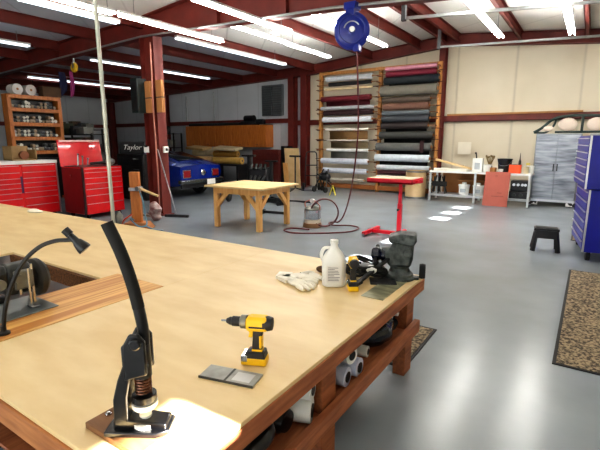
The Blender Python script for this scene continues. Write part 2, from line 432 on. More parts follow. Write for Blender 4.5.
# ------------------------------------------------------------------ sewing machine
gm = mat('worn grey machine enamel', (46, 48, 46), .4, .2, var=.3, scale=8)
gm2 = mat('pale worn metal', (120, 120, 112), .35, .6, var=.2, scale=15)
t = thing('sewing_machine', 'dark grey industrial sewing machine sunk in the table opening', 'sewing machine', (-2.74, 1.14, TZ))
put(MB().box(-.16, .17, -.47, .12, .002, .008), 'bed_plate', mat('bed plate steel', (128, 134, 132), .35, .6, var=.15), t, bevel=.002)
put(MB().prism([(-.07, .1), (.06, .1), (.075, .2), (.05, .27), (.0, .285), (-.06, .27), (-.08, .2)], 'y', -.09, .05), 'head', gm, t, bevel=.02)
put(MB().prism([(-.06, .15), (.055, .15), (.065, .24), (.04, .28), (-.04, .28), (-.065, .24)], 'y', -.36, -.08), 'arm', gm, t, bevel=.015)
put(MB().box(-.085, .085, -.47, -.32, .0, .275), 'pillar', gm, t, bevel=.03)
put(MB().box(.055, .08, -.06, .045, .13, .245), 'face_plate', gm2, t, bevel=.01)
put(MB().cyl((.082, .01, .01), (.082, .01, .25), .007, seg=8).cyl((.07, .035, .03), (.07, .035, .27), .009, seg=8).cyl((.06, -.03, .1), (.06, -.03, .24), .012, seg=8), 'needle_bar', chrome, t)
put(MB().box(.05, .11, -.0, .05, .01, .022).cyl((.07, .02, .02), (.07, .02, .1), .007), 'presser_foot', steel, t, bevel=.002)
put(MB().cyl((.075, -.04, .2), (.105, -.04, .2), .025), 'tension_knob', gm2, t)
put(MB().cyl((.04, -.14, .19), (.1, -.14, .19), .03), 'tension_knob', gm2, t)
put(MB().lathe([(.001, 0), (.09, 0), (.115, .02), (.115, .05), (.09, .075), (.001, .075)], (-.05, .08, .15), 'y'), 'handwheel', mat('olive black cover', (40, 38, 34), .5, var=.25), t, bevel=.004)
put(MB().box(-.33, -.14, -.4, -.02, -.12, .05), 'motor_housing', dark_pl, t, bevel=.02)

# ------------------------------------------------------------------ gooseneck lamp
t = thing('gooseneck_lamp', 'black gooseneck work lamp arching over the sewing machine', 'lamp', (-2.42, .9, TZ))
put(MB().lathe([(.03, 0), (.03, .012), (.014, .02), (.014, .05), (.001, .05)]), 'base', black, t)
pts = arc([(0, 0, .02), (.019, .012, .132), (.057, .038, .255), (.116, .076, .375), (.19, .126, .457), (.263, .174, .492), (.33, .22, .497)], 8)
put(MB().tube(pts, .0105, 10), 'gooseneck', black, t)
mb = MB().lathe([(.001, -.05), (.016, -.05), (.018, -.01), (.024, 0), (.033, .035), (.033, .05), (.001, .05)], (0, 0, 0), 'z').lathe([(.001, -.085), (.02, -.085), (.02, -.05), (.001, -.05)], (.005, 0, 0))
mb.rot(math.radians(205), 'X').rot(math.radians(-35), 'Y').move((.355, .235, .485))
put(mb, 'lamp_shade', black, t)

# ------------------------------------------------------------------ hand press
t = thing('grommet_press', 'black cast iron hand press with long lever standing at the front corner', 'hand press', (-1.18, .8, TZ))
put(MB().box(-.18, .11, -.09, .04, 0, .024), 'base_board', mat('brown base board', (118, 80, 46), .6, rgb2=(142, 100, 62), scale=5, stretch=(1, 6, 1)), t, bevel=.003)
put(MB().cyl((-.15, -.02, .024), (-.15, -.02, .03), .012, seg=6).cyl((-.15, -.02, .03), (-.15, -.02, .036), .006, seg=8), 'bolt', chrome, t)
# frame is drawn in its own plane facing the viewer's right: u runs toward the front of the press
Q = math.radians(33)
fr = MB().prism([(-.075, .0), (-.07, .12), (-.05, .19), (-.03, .24), (-.03, .31), (-.005, .31), (-.005, .2), (-.012, .165), (-.02, .13), (-.025, .05), (.1, .035), (.1, 0)], 'y', -.036, .036).rot(Q).move((0, 0, .024))
put(fr, 'cast_frame', black_gl, t, bevel=.006)
put(MB().prism([(-.1, -.055), (.07, -.062), (.11, -.04), (.11, .04), (.07, .062), (-.1, .055)], 'z', .024, .042).rot(Q), 'foot', black_gl, t, bevel=.004)
put(MB().cyl((.022, 0, .12), (.022, 0, .34), .015).cyl((.022, 0, .128), (.022, 0, .15), .04).cyl((.022, 0, .215), (.022, 0, .33), .03).rot(Q), 'ram', black_gl, t)
hel = [(.022+.024*math.cos(k*.6), .024*math.sin(k*.6), .153+k*.001) for k in range(62)]
put(MB().tube(hel, .0042, 6).rot(Q), 'spring', mat('rusty spring steel', (104, 70, 54), .35, .6, var=.2), t)
put(MB().lathe([(.001, .1), (.036, .1), (.042, .108), (.042, .122), (.001, .128)], (.022, 0, 0)).rot(Q), 'upper_die', white_pl, t)
put(MB().lathe([(.001, .042), (.045, .042), (.045, .056), (.02, .06), (.02, .075), (.001, .075)], (.022, 0, 0)).rot(Q), 'lower_die', white_pl, t)
mb = MB().prism([(-.025, .215), (.05, .235), (.05, .35), (.03, .375), (0, .375), (-.02, .34)], 'y', -.04, -.024).prism([(-.025, .215), (.05, .235), (.05, .35), (.03, .375), (0, .375), (-.02, .34)], 'y', .024, .04).cyl((.02, -.05, .345), (.02, .05, .345), .02).rot(Q)
put(mb, 'clevis', black_gl, t, bevel=.005)
pts = arc([(.03, .018, .31), (.03, .02, .35), (.026, .015, .42), (.01, .006, .525), (-.012, -.01, .63), (-.045, -.03, .73)], 6)
put(MB().tube(pts, [.0155+.003*math.sin(PI*k/(len(pts)-1)) for k in range(len(pts))], 14), 'lever', black_gl, t)
gp = pts[-17:]
put(MB().tube(gp, .0192, 14), 'grip', black_rub, t, label='matte black rubber grip')

# ------------------------------------------------------------------ cordless drills
def drill(name, label, loc, rz, chuck=True):
    t = thing(name, label, 'drill', loc, rz)
    # local: nose toward -X, handle down
    put(MB().prism([(-.06, -.034), (.055, -.034), (.055, .034), (-.06, .034)], 'z', 0, .036).move((.0, 0, .002)), 'battery', yellow, t, bevel=.008)
    put(MB().prism([(-.055, .034), (.052, .034), (.045, .066), (-.03, .066)], 'y', -.032, .032), 'battery_top', dark_pl, t, bevel=.006)
    put(MB().prism([(-.015, .055), (.035, .055), (.03, .12), (.042, .17), (-.005, .17), (-.008, .12)], 'y', -.018, .018), 'handle', dark_pl, t, bevel=.008)
    put(MB().box(.022, .034, -.0195, .0195, .08, .14), 'grip_panel', yellow if chuck else dark_pl, t, bevel=.004)
    put(MB().box(-.02, .05, -.0305, .0305, .178, .186), 'side_stripe', dark_pl, t)
    put(MB().prism([(-.035, .16), (.06, .16), (.066, .2), (.058, .226), (-.03, .226), (-.04, .2)], 'y', -.029, .029), 'motor_housing', yellow, t, bevel=.012)
    put(MB().lathe([(.001, .04), (.031, .04), (.033, .06), (.028, .08), (.001, .083)], (0, 0, .193), 'x'), 'end_cap', dark_pl, t)
    put(MB().prism([(-.03, .125), (-.01, .125), (-.006, .165), (-.03, .165), (-.024, .145)], 'y', -.009, .009), 'trigger', yellow if chuck else dark_pl, t, bevel=.003)
    put(MB().prism([(-.012, .062), (.036, .062), (.034, .075), (-.01, .075)], 'y', -.0195, .0195), 'yellow_band', yellow, t)
    if chuck:
        put(MB().lathe([(.03, -.035), (.03, -.06), (.022, -.065), (.001, -.065)], (0, 0, .194), 'x'), 'clutch_collar', gm2, t)
        put(MB().lathe([(.022, -.062), (.022, -.1), (.018, -.104), (.018, -.112), (.01, -.128), (.001, -.128)], (0, 0, .194), 'x'), 'chuck', dark_pl, t)
        put(MB().cyl((-.12, 0, .194), (-.152, 0, .194), .0045, seg=8), 'bit', steel, t)
    else:
        put(MB().lathe([(.026, -.035), (.024, -.055), (.014, -.062), (.012, -.08), (.001, -.08)], (0, 0, .194), 'x'), 'nose', dark_pl, t)
    put(MB().box(-.058, -.028, -.036, .036, .02, .05), 'belt_clip', chrome, t, bevel=.003)
    return t
drill('cordless_drill', 'yellow and black cordless drill standing upright in the middle of the table', (-1.155, 1.385, TZ), math.radians(24))
drill('impact_driver', 'yellow and black impact driver standing beside the white jug', (-1.235, 2.5, TZ), math.radians(-55), False)
# pair of grey blades
blade_m = mat('scraped grey plate', (160, 160, 154), .5, .1, var=.2, scale=18)
t = thing('steel_plate', 'scuffed grey metal plates lying in front of the drill', 'metal plate', (-1.17, 1.24, TZ), math.radians(14))
put(MB().box(-.125, .125, -.05, .05, 0, .008), 'plate', blade_m, t, bevel=.002)
put(MB().box(.02, .1, -.035, .03, .008, .0095), 'sticker', mat('pale label film', (205, 205, 202), .4), t, label='paler worn sticker')
put(MB().box(-.125, .125, -.054, -.05, 0, .01), 'dark_edge', mat('grey plate edge', (70, 70, 66), .5), t)
put(MB().box(-.01, .0, -.05, .05, .008, .0088), 'score_line', MATS['grey plate edge'], t)

# ------------------------------------------------------------------ jug
t = thing('plastic_jug', 'white gallon plastic jug with printed label and side handle', 'jug', (-1.395, 2.53, TZ), math.radians(30)); t.scale = (1.12, 1.12, 1.04)
def sq(r, k):
    return [(r*math.copysign(abs(math.cos(a))**k, math.cos(a)), r*math.copysign(abs(math.sin(a))**k, math.sin(a))) for a in [2*PI*i/28 for i in range(28)]]
mb = MB(); rings = []
for (z, r, k) in ((0, .062, .6), (.008, .072, .6), (.15, .074, .6), (.18, .07, .65), (.215, .052, .8), (.245, .03, 1), (.262, .022, 1), (.285, .022, 1)):
    rings.append([mb.bm.verts.new((x, y, z)) for x, y in sq(r, k)])
for a, c in zip(rings, rings[1:]):
    for k in range(28): mb.bm.faces.new((a[k], a[(k+1) % 28], c[(k+1) % 28], c[k]))
mb.bm.faces.new(rings[0][::-1]); mb.bm.faces.new(rings[-1])
put(mb, 'body', white_pl, t, ang=50)
put(MB().cyl((0, 0, .278), (0, 0, .302), .025), 'cap', white_pl, t)
put(MB().tube(arc([(-.02, 0, .25), (-.06, 0, .245), (-.078, 0, .2), (-.066, 0, .16)], 6), .011, 10), 'handle', white_pl, t)
lb = mat('jug label paper', (226, 224, 220), .5, var=.02)
ink = mat('label ink', (120, 120, 126), .6)
put(MB().box(-.045, .045, -.0772, -.0742, .04, .15), 'paper_label', lb, t)
mb = MB()
for k in range(9):
    w = .03+.008*R.random(); mb.box(-.036, -.036+w*2*(.6 if k % 4 == 3 else 1), -.0779, -.077, .05+k*.0105, .0538+k*.0105)
put(mb, 'printed_lines', ink, t)

# ------------------------------------------------------------------ gloves / rags
glove_m = mat('off white leather', (236, 230, 214), .85, var=.1, scale=16, bump=.3)
def glove(loc, rz, label, name='work_glove'):
    mb = MB().ball((0, 0, .014), (.065, .045, .015), 18, 10)
    mb.box(-.13, -.05, -.042, .042, .002, .022)
    for k, (y, L_) in enumerate(((-.034, .07), (-.012, .085), (.012, .08), (.033, .06))):
        mb.tube([(.05, y, .014), (.05+L_*.5, y*1.25, .017), (.05+L_, y*1.35, .012)], [.013, .013, .008], 8)
    mb.tube([(0, .035, .014), (.035, .075, .016), (.07, .088, .012)], [.014, .014, .009], 8)
    o = put(mb, name, glove_m, loc=loc, rz=rz, ang=60); o.scale = (1.25, 1.25, 1.25)
    return tag(o, label, 'glove', 'gloves beside the jug')
glove((-1.66, 2.5, TZ), math.radians(20), 'crumpled white work glove lying behind, farther from the table edge')
glove((-1.6, 2.38, TZ), math.radians(-20), 'crumpled white work glove lying in front, left of the jug')
mb = MB().ball((0, 0, .025), (.05, .035, .025), 14, 8)
tag(put(mb, 'rag', mat('brown rag', (96, 70, 48), .9, scale=20, bump=.5), loc=(-1.6, 2.72, TZ)), 'small brown rag between gloves and jug', 'rag')
t = thing('tape_roll', 'small yellow and black tape measure behind the white jug', 'tape measure', (-1.42, 2.84, TZ))
put(MB().box(-.035, .035, -.02, .02, 0, .07), 'case', yellow, t, bevel=.012)
put(MB().cyl((0, -.022, .036), (0, .022, .036), .026), 'side_disc', dark_pl, t)

# ------------------------------------------------------------------ bench vise
grey_vise = mat('worn vise grey', (40, 46, 45), .5, .2, rgb2=(92, 98, 95), scale=18, bump=.3, thr=(.38, .66))
t = thing('bench_vise', 'heavy dark grey bench vise bolted on the far corner of the table', 'vise', (-1.07, 2.92, TZ), math.radians(18)); t.scale = (1.06, 1.06, 1.0)
put(MB().lathe([(.105, 0), (.105, .015), (.09, .02), (.09, .04), (.07, .055), (.062, .08), (.07, .1), (.001, .1)]), 'swivel_base', grey_vise, t)
for q in (-1, 1): put(MB().box(q*.11-.02, q*.11+.02, -.03, .03, 0, .018), 'base_lug', grey_vise, t, bevel=.005)
put(MB().prism([(-.07, .09), (.07, .09), (.085, .15), (.09, .26), (.09, .3), (-.04, .3), (-.06, .24), (-.09, .2), (-.09, .13)], 'y', -.055, .055), 'body', grey_vise, t, bevel=.02)
put(MB().prism([(-.07, .27), (.085, .25), (.105, .29), (.1, .33), (.0, .335), (-.08, .31)], 'y', -.08, .08), 'jaw', grey_vise, t, bevel=.012)
put(MB().cyl((-.05, 0, .19), (-.12, 0, .17), .045).cyl((.05, -.06, .2), (.05, .06, .2), .03), 'slide', grey_vise, t, bevel=.004)
put(MB().lathe([(.001, -.19), (.036, -.19), (.048, -.178), (.05, -.145), (.04, -.13), (.052, -.12), (.052, -.1), (.03, -.09), (.001, -.09)], (0, 0, .165), 'x'), 'screw_collar', mat('blue black paint', (10, 14, 34), .25, var=.2), t)
put(MB().cyl((-.16, -.11, .13), (-.16, .1, .2), .009, seg=8).ball((-.16, -.11, .13), .014, 10, 8).ball((-.16, .1, .2), .014, 10, 8), 'handle_bar', dark_pl, t)
put(MB().lathe([(.001, -.02), (.05, -.02), (.055, 0), (.05, .02), (.001, .02)], (.15, .02, .055), 'x'), 'locking_wheel', black_rub, t)

# straps, hose heap and plates near the vise
t = thing('air_hose_bundle', 'tangled coil of black hose lying between impact driver and vise', 'hose', (-1.28, 2.8, TZ))
pts = []
for k in range(90):
    a = k*.33; r = .1+.03*math.sin(k*.7)
    pts.append((r*1.2*math.cos(a), r*.9*math.sin(a), .02+.0011*k+.01*math.sin(k*1.3)))
put(MB().tube(pts, .011, 8), 'hose', black_rub, t)
put(MB().lathe([(.001, -.04), (.02, -.04), (.024, 0), (.016, .05), (.001, .05)], (.03, -.05, .1), 'x'), 'coupler', steel, t)
t = thing('pry_bar', 'long black handled tool leaning from impact driver toward the vise', 'hand tool', (-1.22, 2.58, TZ))
put(MB().beam((-.01, 0, .03), (.1, .3, .16), .03, .02), 'bar', black, t, bevel=.004)
put(MB().beam((-.03, -.05, .012), (0, .02, .035), .04, .024), 'tip', dark_pl, t, bevel=.004)
tag(put(MB().box(-.09, .09, -.07, .07, 0, .012), 'anvil_block', dark_pl, loc=(-1.13, 2.76, TZ), rz=.5, bevel=.003), 'flat dark block lying under the long handled tool', 'block')
tag(put(MB().ball((0, 0, .03), (.04, .03, .03)), 'rag', white_pl, loc=(-1.2, 2.72, TZ+.06)), 'small crumpled white rag on the hose coil', 'rag')
gl = mat('steel sheet with reflection streaks', (112, 118, 100), .3, .4, rgb2=(186, 182, 146), scale=5, stretch=(1, 4, 1))  # paler bands put a striped reflection into the colour
tag(put(MB().box(-.075, .075, -.24, .24, 0, .004), 'scraper_blade', gl, loc=(-1.06, 2.66, TZ), rz=.0, bevel=.001), 'long greenish steel straightedge sheet near the right table edge', 'metal sheet')

# ------------------------------------------------------------------ conduit pole at the table
tag(put(MB().cyl((0, 0, 0), (0, 0, roof(-4.98)-.02), .024, seg=14), 'conduit_pole', mat('pale conduit', (182, 184, 172), .4, .4, var=.12), loc=(-4.94, 3.2, 0)), 'slim pale vertical conduit pole rising beyond the table edge to the roof', 'pole')

# ------------------------------------------------------------------ red tool chests
def drawers(parent, x, y0, y1, rows, pull=alu, m=red_pt):
    """drawer fronts on the face x (facing +X)"""
    for (z0, z1) in rows:
        d = put(MB().box(x, x+.016, y0+.006, y1-.006, z0+.006, z1-.006), 'drawer', m, parent, bevel=.003)
        put(MB().box(x+.012, x+.024, y0+.01, y1-.01, z1-.018, z1-.008), 'pull', pull, d, bevel=.002)
t = thing('tool_chest', 'wide red roller tool chest with pale worktop standing before the parts rack', 'tool chest', (-9.9, 3.65, 0))
W = 1.48
put(MB().box(-.6, .0, 0, W, .12, 1.2), 'body', red_pt, t, bevel=.006)
put(MB().box(-.62, .03, -.02, W+.02, 1.2, 1.27), 'worktop', white_p, t, bevel=.01, label='pale grey worktop')
put(MB().box(-.02, .022, W-.012, W+.014, .1, 1.2), 'corner_trim', alu, t)
zs = [.14, .34, .5, .62, .72, .82, .92, 1.04, 1.18]
drawers(t, 0, .02, .72, list(zip(zs, zs[1:]))); drawers(t, 0, .76, W-.03, list(zip(zs, zs[1:])))
for y in (.1, W-.1):
    for x in (-.5, -.08): put(MB().cyl((x, y-.02, .06), (x, y+.02, .06), .06), 'caster', black_rub, t)
put(MB().box(.0, .012, .715, .76, .6, .95), 'badge_strip', mat('dark badge', (60, 30, 70), .3), t)

t = thing('tool_chest', 'narrow red tool chest with open red lid beside the red column', 'tool chest', (-9.0, 5.2, 0))
W = .95
put(MB().box(-.8, 0, 0, W, .1, 1.12), 'body', red_pt, t, bevel=.006)
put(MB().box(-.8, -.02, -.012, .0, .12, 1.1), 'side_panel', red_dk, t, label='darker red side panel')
zs = [.14, .34, .52, .66, .78, .9, 1.02, 1.1]
drawers(t, 0, .03, W-.03, list(zip(zs, zs[1:])))
put(MB().box(-.03, .018, -.014, .02, .1, 1.12), 'corner_trim', black, t)
lid = put(MB().beam((-.78, W/2-.0, 1.12), (-.86, W/2, 1.7), W+.06, .03, (1, 0, 0)), 'lid', red_pt, t, bevel=.004)
put(MB().box(-.84, -.8, -.0, W, 1.66, 1.7), 'lid_lip', mat('pale lid lip', (230, 190, 190), .3), lid)
put(MB().box(-.45, -.42, -.03, -.012, .9, .96), 'side_handle', chrome, t)
put(MB().box(-.76, -.06, .03, W-.03, 1.12, 1.135), 'tray', black, t)
for y in (.1, W-.1):
    for x in (-.7, -.08): put(MB().cyl((x, y-.02, .05), (x, y+.02, .05), .05), 'caster', black_rub, t)
# things lying in the open chest
for k, (y, m, lab) in enumerate(((.12, chrome, 'chrome wrench standing at the front end of the open chest tray'), (.22, gm2, 'bright sockets heaped second along the open chest tray'), (.34, steel, 'grey pliers lying third along the open chest tray'))):
    mb = MB().beam((0, 0, .01), (-.05, .05, .25-.05*k), .03, .012).lathe([(.02, 0), (.03, .012), (.02, .024), (.001, .024)], (-.05, .05, .25-.05*k))
    tag(put(mb, 'wrench', m, loc=(-9.35, 5.2+y, 1.135)), lab, 'hand tool', 'tools in the open chest')
tag(put(MB().beam((0, 0, .05), (0, .4, .07), .06, .06), 'torque_tool', black, loc=(-9.25, 5.55, 1.135), bevel=.01), 'black air tool lying across the open chest', 'air tool')
tag(put(MB().ball((0, 0, .08), (.08, .12, .08), 12, 8), 'wire_heap', mat('silver wire', (150, 150, 146), .4, .5, scale=30, bump=.8), loc=(-9.2, 6.0, 1.135)), 'heap of silver wire at the far end of the open chest', 'wire')
t = thing('foil_pack', 'small beige rag pile at the far end of the table by the red chest', 'rag', (-6.35, 2.92, TZ))
put(MB().ball((0, 0, .02), (.1, .07, .03)).ball((.1, .02, .015), (.06, .05, .02)), 'cloth', glove_m, t)

# ------------------------------------------------------------------ parts rack with jars
t = thing('parts_rack', 'wooden four tier rack packed with jars of hardware behind the red chests', 'rack', (-12.9, 5.6, 0))
RW = 1.42
for y in (0, RW-.1): put(MB().box(-.3, 0, y, y+.1, 0, 2.9), 'post', oak, t, bevel=.005)
put(MB().box(-.3, -.28, 0, RW, 0, 2.9), 'back_panel', black, t)
tiers = [1.36, 1.74, 2.12, 2.5]
for z in tiers+[2.84]: put(MB().box(-.3, .02, .02, RW-.02, z-.05, z+.05), 'shelf', oak, t, bevel=.004)
put(MB().box(-.3, .0, .02, RW-.02, .1, 1.2), 'lower_cabinet', black, t)
jar_m = [mat('jar glass grey', (150, 156, 150), .25), mat('jar brown', (140, 122, 98), .4), mat('jar dark', (52, 56, 60), .3), mat('jar lid pale', (198, 196, 184), .4)]
jar0 = None
for zi, z in enumerate(tiers):
    for k in range(14):
        m = R.choice(jar_m[:3]); y = .15+k*.083+R.uniform(-.01, .01); r = R.uniform(.04, .052); hh = R.choice((.07, .17))
        pos = (-12.9-.06-R.random()*.05, 5.6+y, z+.05)
        o = thing('hardware_jar', 'small hardware jar with round lid outward, %s tier of the wooden rack' % ('lowest', 'second lowest', 'second highest', 'top')[zi], 'jar', pos, 0, 'jars on the %s tier' % ('lowest', 'second lowest', 'second highest', 'top')[zi])
        zz = r if hh < .1 or R.random() < .5 else r*3.1
        put(MB().cyl((-.1, 0, r), (.03, 0, r), r, seg=12), 'jar_body', m, o)
        put(MB().lathe([(.001, .03), (r*.9, .03), (r*.9, .042), (r*.5, .046), (.001, .046)], (0, 0, r), 'x', 12), 'lid', R.choice(jar_m[1:]), o)
        if hh > .1:
            o2 = dup(o, (pos[0], pos[1], z+.05+2*r), None)
wr = mat('white paper roll', (205, 200, 196), .8, var=.05)
for y, lab in ((.28, 'white paper roll on top of the wooden rack, first from its near end'), (.62, 'white paper roll on top of the wooden rack, second from its near end')):
    o = thing('paper_roll', lab, 'roll', (-12.95, 5.6+y, 2.89), 0, 'rolls on the parts rack')
    put(MB().cyl((-.25, 0, .14), (.08, 0, .14), .14), 'paper', wr, o)
    put(MB().cyl((.08, 0, .14), (.083, 0, .14), .03), 'core', card, o)
for y0, w, h, zz, lab in ((.95, .5, .28, 2.89, 'brown carton on top of the wooden rack'),):
    o = tag(put(MB().box(-.28, 0, 0, w, 0, h), 'carton', mat('dark carton', (84, 60, 40), .8), loc=(-12.9, 5.6+y0, zz), bevel=.004), lab, 'box')
# plywood display box and jar in front of rack
t = thing('wooden_crate', 'pale open wooden crate resting on the wide red chest', 'crate', (-10.3, 4.35, 1.27), 0)
put(MB().box(-.2, .2, 0, .5, 0, .02).box(-.2, -.18, 0, .5, 0, .3).box(-.2, .2, 0, .02, 0, .3).box(-.2, .2, .48, .5, 0, .22), 'case', mat('pale crate wood', (150, 122, 82), .7), t)
tag(put(MB().cyl((-.03, 0, .09), (.05, 0, .09), .09), 'tape_reel', mat('brown reel', (120, 70, 40), .5), loc=(-10.15, 4.6, 1.29)), 'brown reel inside the pale crate on the chest', 'reel')

# hanging cords near the rafter
for k, (X, Y, m, lab) in enumerate(((-13.0, 7.1, mat('navy cord', (26, 28, 70), .7), 'bundle of navy cord hanging high beside the wooden rack'), (-12.7, 7.25, mat('magenta cord', (150, 50, 110), .7), 'pink cord hanging high beside the wooden rack'))):
    mb = MB()
    for j in range(4 if k == 0 else 2):
        x = j*.05
        mb.tube(arc([(0, x, 0), (.02, x+.03, -.35), (0, x-.02, -.7+.05*j), (-.02, x+.02, -.3), (0, x, 0)], 6), .022, 6)
    tag(put(mb, 'hanging_cord', m, loc=(X, Y, 3.62)), lab, 'cord')
t = thing('pulley_block', 'yellow pulley block hanging from the pipe near the main rafter', 'pulley', (-10.9, 6.35, 3.68))
put(MB().lathe([(.001, -.03), (.11, -.03), (.12, -.01), (.12, .01), (.11, .03), (.001, .03)], (0, 0, -.22), 'y'), 'sheave', mat('yellow pulley paint', (200, 160, 30), .4), t)
put(MB().cyl((0, 0, -.12), (0, 0, 0), .02).box(-.03, .03, -.045, .045, -.24, -.1), 'hook', steel, t)
# conduit along the main rafter
xs = [-20, -15.4, -11, -8.4, -3.7, -2.2, 3.3]
tag(put(MB().tube([(x, Y1-.16, zb(x)-.01) for x in xs], .022, 8), 'conduit', galv), 'grey conduit running along the bottom of the main rafter', 'conduit')

# ------------------------------------------------------------------ column side things
t = thing('switch_box', 'white switch box on the right side of the red column', 'switch', (-8.03, 6.62, 1.42))
put(MB().box(0, .05, -.06, .06, 0, .14), 'case', white_pl, t, bevel=.006); put(MB().box(.05, .062, -.025, .025, .04, .1), 'toggle', dark_pl, t)
t = thing('notice_card', 'white card fixed on the left side of the red column', 'card', (-8.42, 6.42, 1.42), .2)
put(MB().box(-.07, .07, -.006, .006, 0, .14), 'sheet', white_pl, t)
put(MB().box(-.04, .04, -.02, -.006, .12, .16), 'clip', dark_pl, t)
t = thing('speaker_box', 'dark green black speaker box strapped high on the red column', 'speaker', (-8.36, 6.28, 2.28))
put(MB().box(-.13, .1, -.12, .12, 0, .72), 'case', mat('dark green box', (20, 34, 34), .6), t, bevel=.01); put(MB().box(-.1, .08, -.126, -.12, .05, .66), 'grille', black, t)
for (x, lab) in ((-8.13, 'flat cardboard carton strapped high on the column, the one next to the speaker box'), (-7.77, 'flat cardboard carton strapped high on the column, the outer one')):
    t = thing('carton', lab, 'box', (x, 6.42, 2.28), 0, 'cartons on the red column')
    put(MB().box(-.09, .09, -.1, -.02, 0, .66), 'box', card, t, bevel=.004); put(MB().box(-.092, .092, -.102, -.018, .3, .32), 'strap', dark_pl, t)
tag(put(MB().tube([(0, 0, 0), (.02, 0, 1), (0, .0, 2.2), (.03, 0, 3.7)], .016, 8), 'pipe_drop', mat('copper pink pipe', (176, 120, 104), .4, .3), loc=(-8.02, 6.36, .02)), 'thin copper coloured pipe running down the red column', 'pipe')
t = thing('push_broom', 'grey push broom leaning on the red column', 'broom', (-7.62, 6.5, 0), .4)
put(MB().box(-.28, .28, -.035, .035, 0, .06), 'brush_head', dark_pl, t, bevel=.01); put(MB().cyl((0, 0, .05), (-.42, .1, 1.5), .013), 'handle', steel, t)
tag(put(MB().box(-.5, .25, -.05, .05, 0, .05), 'floor_bar', mat('tan steel bar', (128, 112, 96), .6), loc=(-8.3, 6.2, 0), bevel=.005), 'flat tan bar lying on the floor at the red column foot', 'bar')

# wooden post with hose
t = thing('wooden_post', 'short orange brown wooden post standing before the red column', 'post', (-7.3, 5.25, 0), .6)
put(MB().box(-.09, .09, -.06, .06, .05, 1.1), 'upright', mat('orange brown timber', (160, 92, 36), .6, rgb2=(186, 116, 54), scale=4, stretch=(6, 6, 1)), t, bevel=.008)
put(MB().prism([(-.3, 0), (.3, 0), (.2, .12), (-.2, .12)], 'y', -.14, .14), 'foot', fir_x, t, bevel=.006)
put(MB().box(-.1, .12, -.09, -.06, .74, .8).cyl((.1, -.1, .77), (.14, -.1, .77), .03), 'clamp', steel, t)
t = thing('mallet', 'tool with pale wooden handle clamped at the wooden post', 'mallet', (-7.0, 5.25, .75), .3)
put(MB().cyl((-.12, 0, .04), (.3, -.05, -.08), .028, .022), 'handle', mat('pale handle wood', (206, 176, 128), .5), t)
put(MB().cyl((-.14, -.07, .04), (-.14, .07, .04), .045), 'head', steel, t)
pts = arc([(0, 0, .78), (.12, -.02, .55), (.1, .02, .3), (.22, -.05, .12), (.1, -.15, .1), (-.2, -.1, .22), (-.1, .05, .1), (.3, .05, .02), (.5, .1, .015)], 8)
tag(put(MB().tube(pts, .014, 8), 'air_hose', mat('blue grey hose', (96, 132, 150), .45), loc=(-7.12, 5.2, 0)), 'blue grey air hose drooping from the wooden post to the floor', 'hose')
pts = arc([(0, 0, .3), (-.1, -.1, .2), (-.25, -.05, .1), (-.3, .05, .03), (0, .1, .015), (.3, -.05, .015)], 8)
tag(put(MB().tube(pts, .014, 8), 'air_hose', mat('orange hose', (190, 70, 36), .45), loc=(-7.25, 5.1, 0)), 'orange air hose looped round the foot of the wooden post', 'hose')
tag(put(MB().lathe([(.07, 0), (.08, .02), (.075, .22), (.04, .27), (.03, .3), (.001, .31)]), 'spray_can', gm2, loc=(-7.75, 5.15, 0)), 'grey bottle on the floor left of the wooden post', 'bottle')
mb = MB().ball((0, 0, .2), (.15, .12, .22), 16, 10)
for v in mb.bm.verts: v.co.z = max(0, v.co.z); v.co.x += .03*math.sin(v.co.z*30)
tag(put(mb, 'paper_sack', mat('printed white sack', (170, 160, 156), .6, rgb2=(120, 60, 60), scale=12), loc=(-7.65, 5.95, 0)), 'crumpled white printed sack behind the wooden post', 'sack')

# ------------------------------------------------------------------ small wooden work table
t = thing('work_table', 'square pine work table with diagonal leg braces in mid floor', 'table', (-5.6, 6.72, 0), math.radians(2))
put(MB().box(-.68, .72, -.64, .62, .8, .835), 'tabletop', ply_pale, t, bevel=.004)
mb = MB()
for y in (-.5, .5): mb.box(-.55, .55, y-.02, y+.02, .68, .8)
for x in (-.55, .55): mb.box(x-.02, x+.02, -.5, .5, .68, .8)
put(mb, 'apron', pine, t, smooth=False)
for sx in (-1, 1):
    for sy in (-1, 1):
        put(MB().box(sx*.52-.045, sx*.52+.045, sy*.47-.045, sy*.47+.045, 0, .8), 'leg', pine, t, bevel=.004)
        put(MB().beam((sx*.52, sy*.48, .4), (sx*.2, sy*.48, .74), .04, .08), 'brace', pine, t)
        put(MB().beam((sx*.53, sy*.47, .4), (sx*.53, sy*.15, .74), .04, .08), 'brace', pine, t)

# ------------------------------------------------------------------ red adjustable stand
t = thing('tool_stand', 'red wheeled work stand with tray top on a single post', 'work stand', (-2.72, 7.3, 0))
put(MB().box(-.035, .035, -.03, .03, .04, .6), 'post', red_bar, t, bevel=.004)
put(MB().box(-.027, .027, -.022, .022, .55, .98), 'inner_post', red_bar, t, bevel=.003)
put(MB().box(-.55, .04, -.03, .03, .03, .09).box(-.56, -.5, -.34, .34, .03, .09).box(-.02, .04, -.03, .3, .03, .09), 'base', red_bar, t, bevel=.004)
put(MB().box(-.52, .3, -.28, .28, .97, 1.0).box(-.52, .3, -.28, -.265, .97, 1.05).box(-.52, .3, .265, .28, .97, 1.05).box(-.52, -.505, -.28, .28, .97, 1.05).box(.285, .3, -.28, .28, .97, 1.05), 'tray', red_bar, t, bevel=.004)
put(MB().box(-.49, .26, -.25, .25, 1.04, 1.056), 'tray_mat', mat('pale tray mat', (206, 190, 160), .6), t, label='pale board lying in the tray frame')
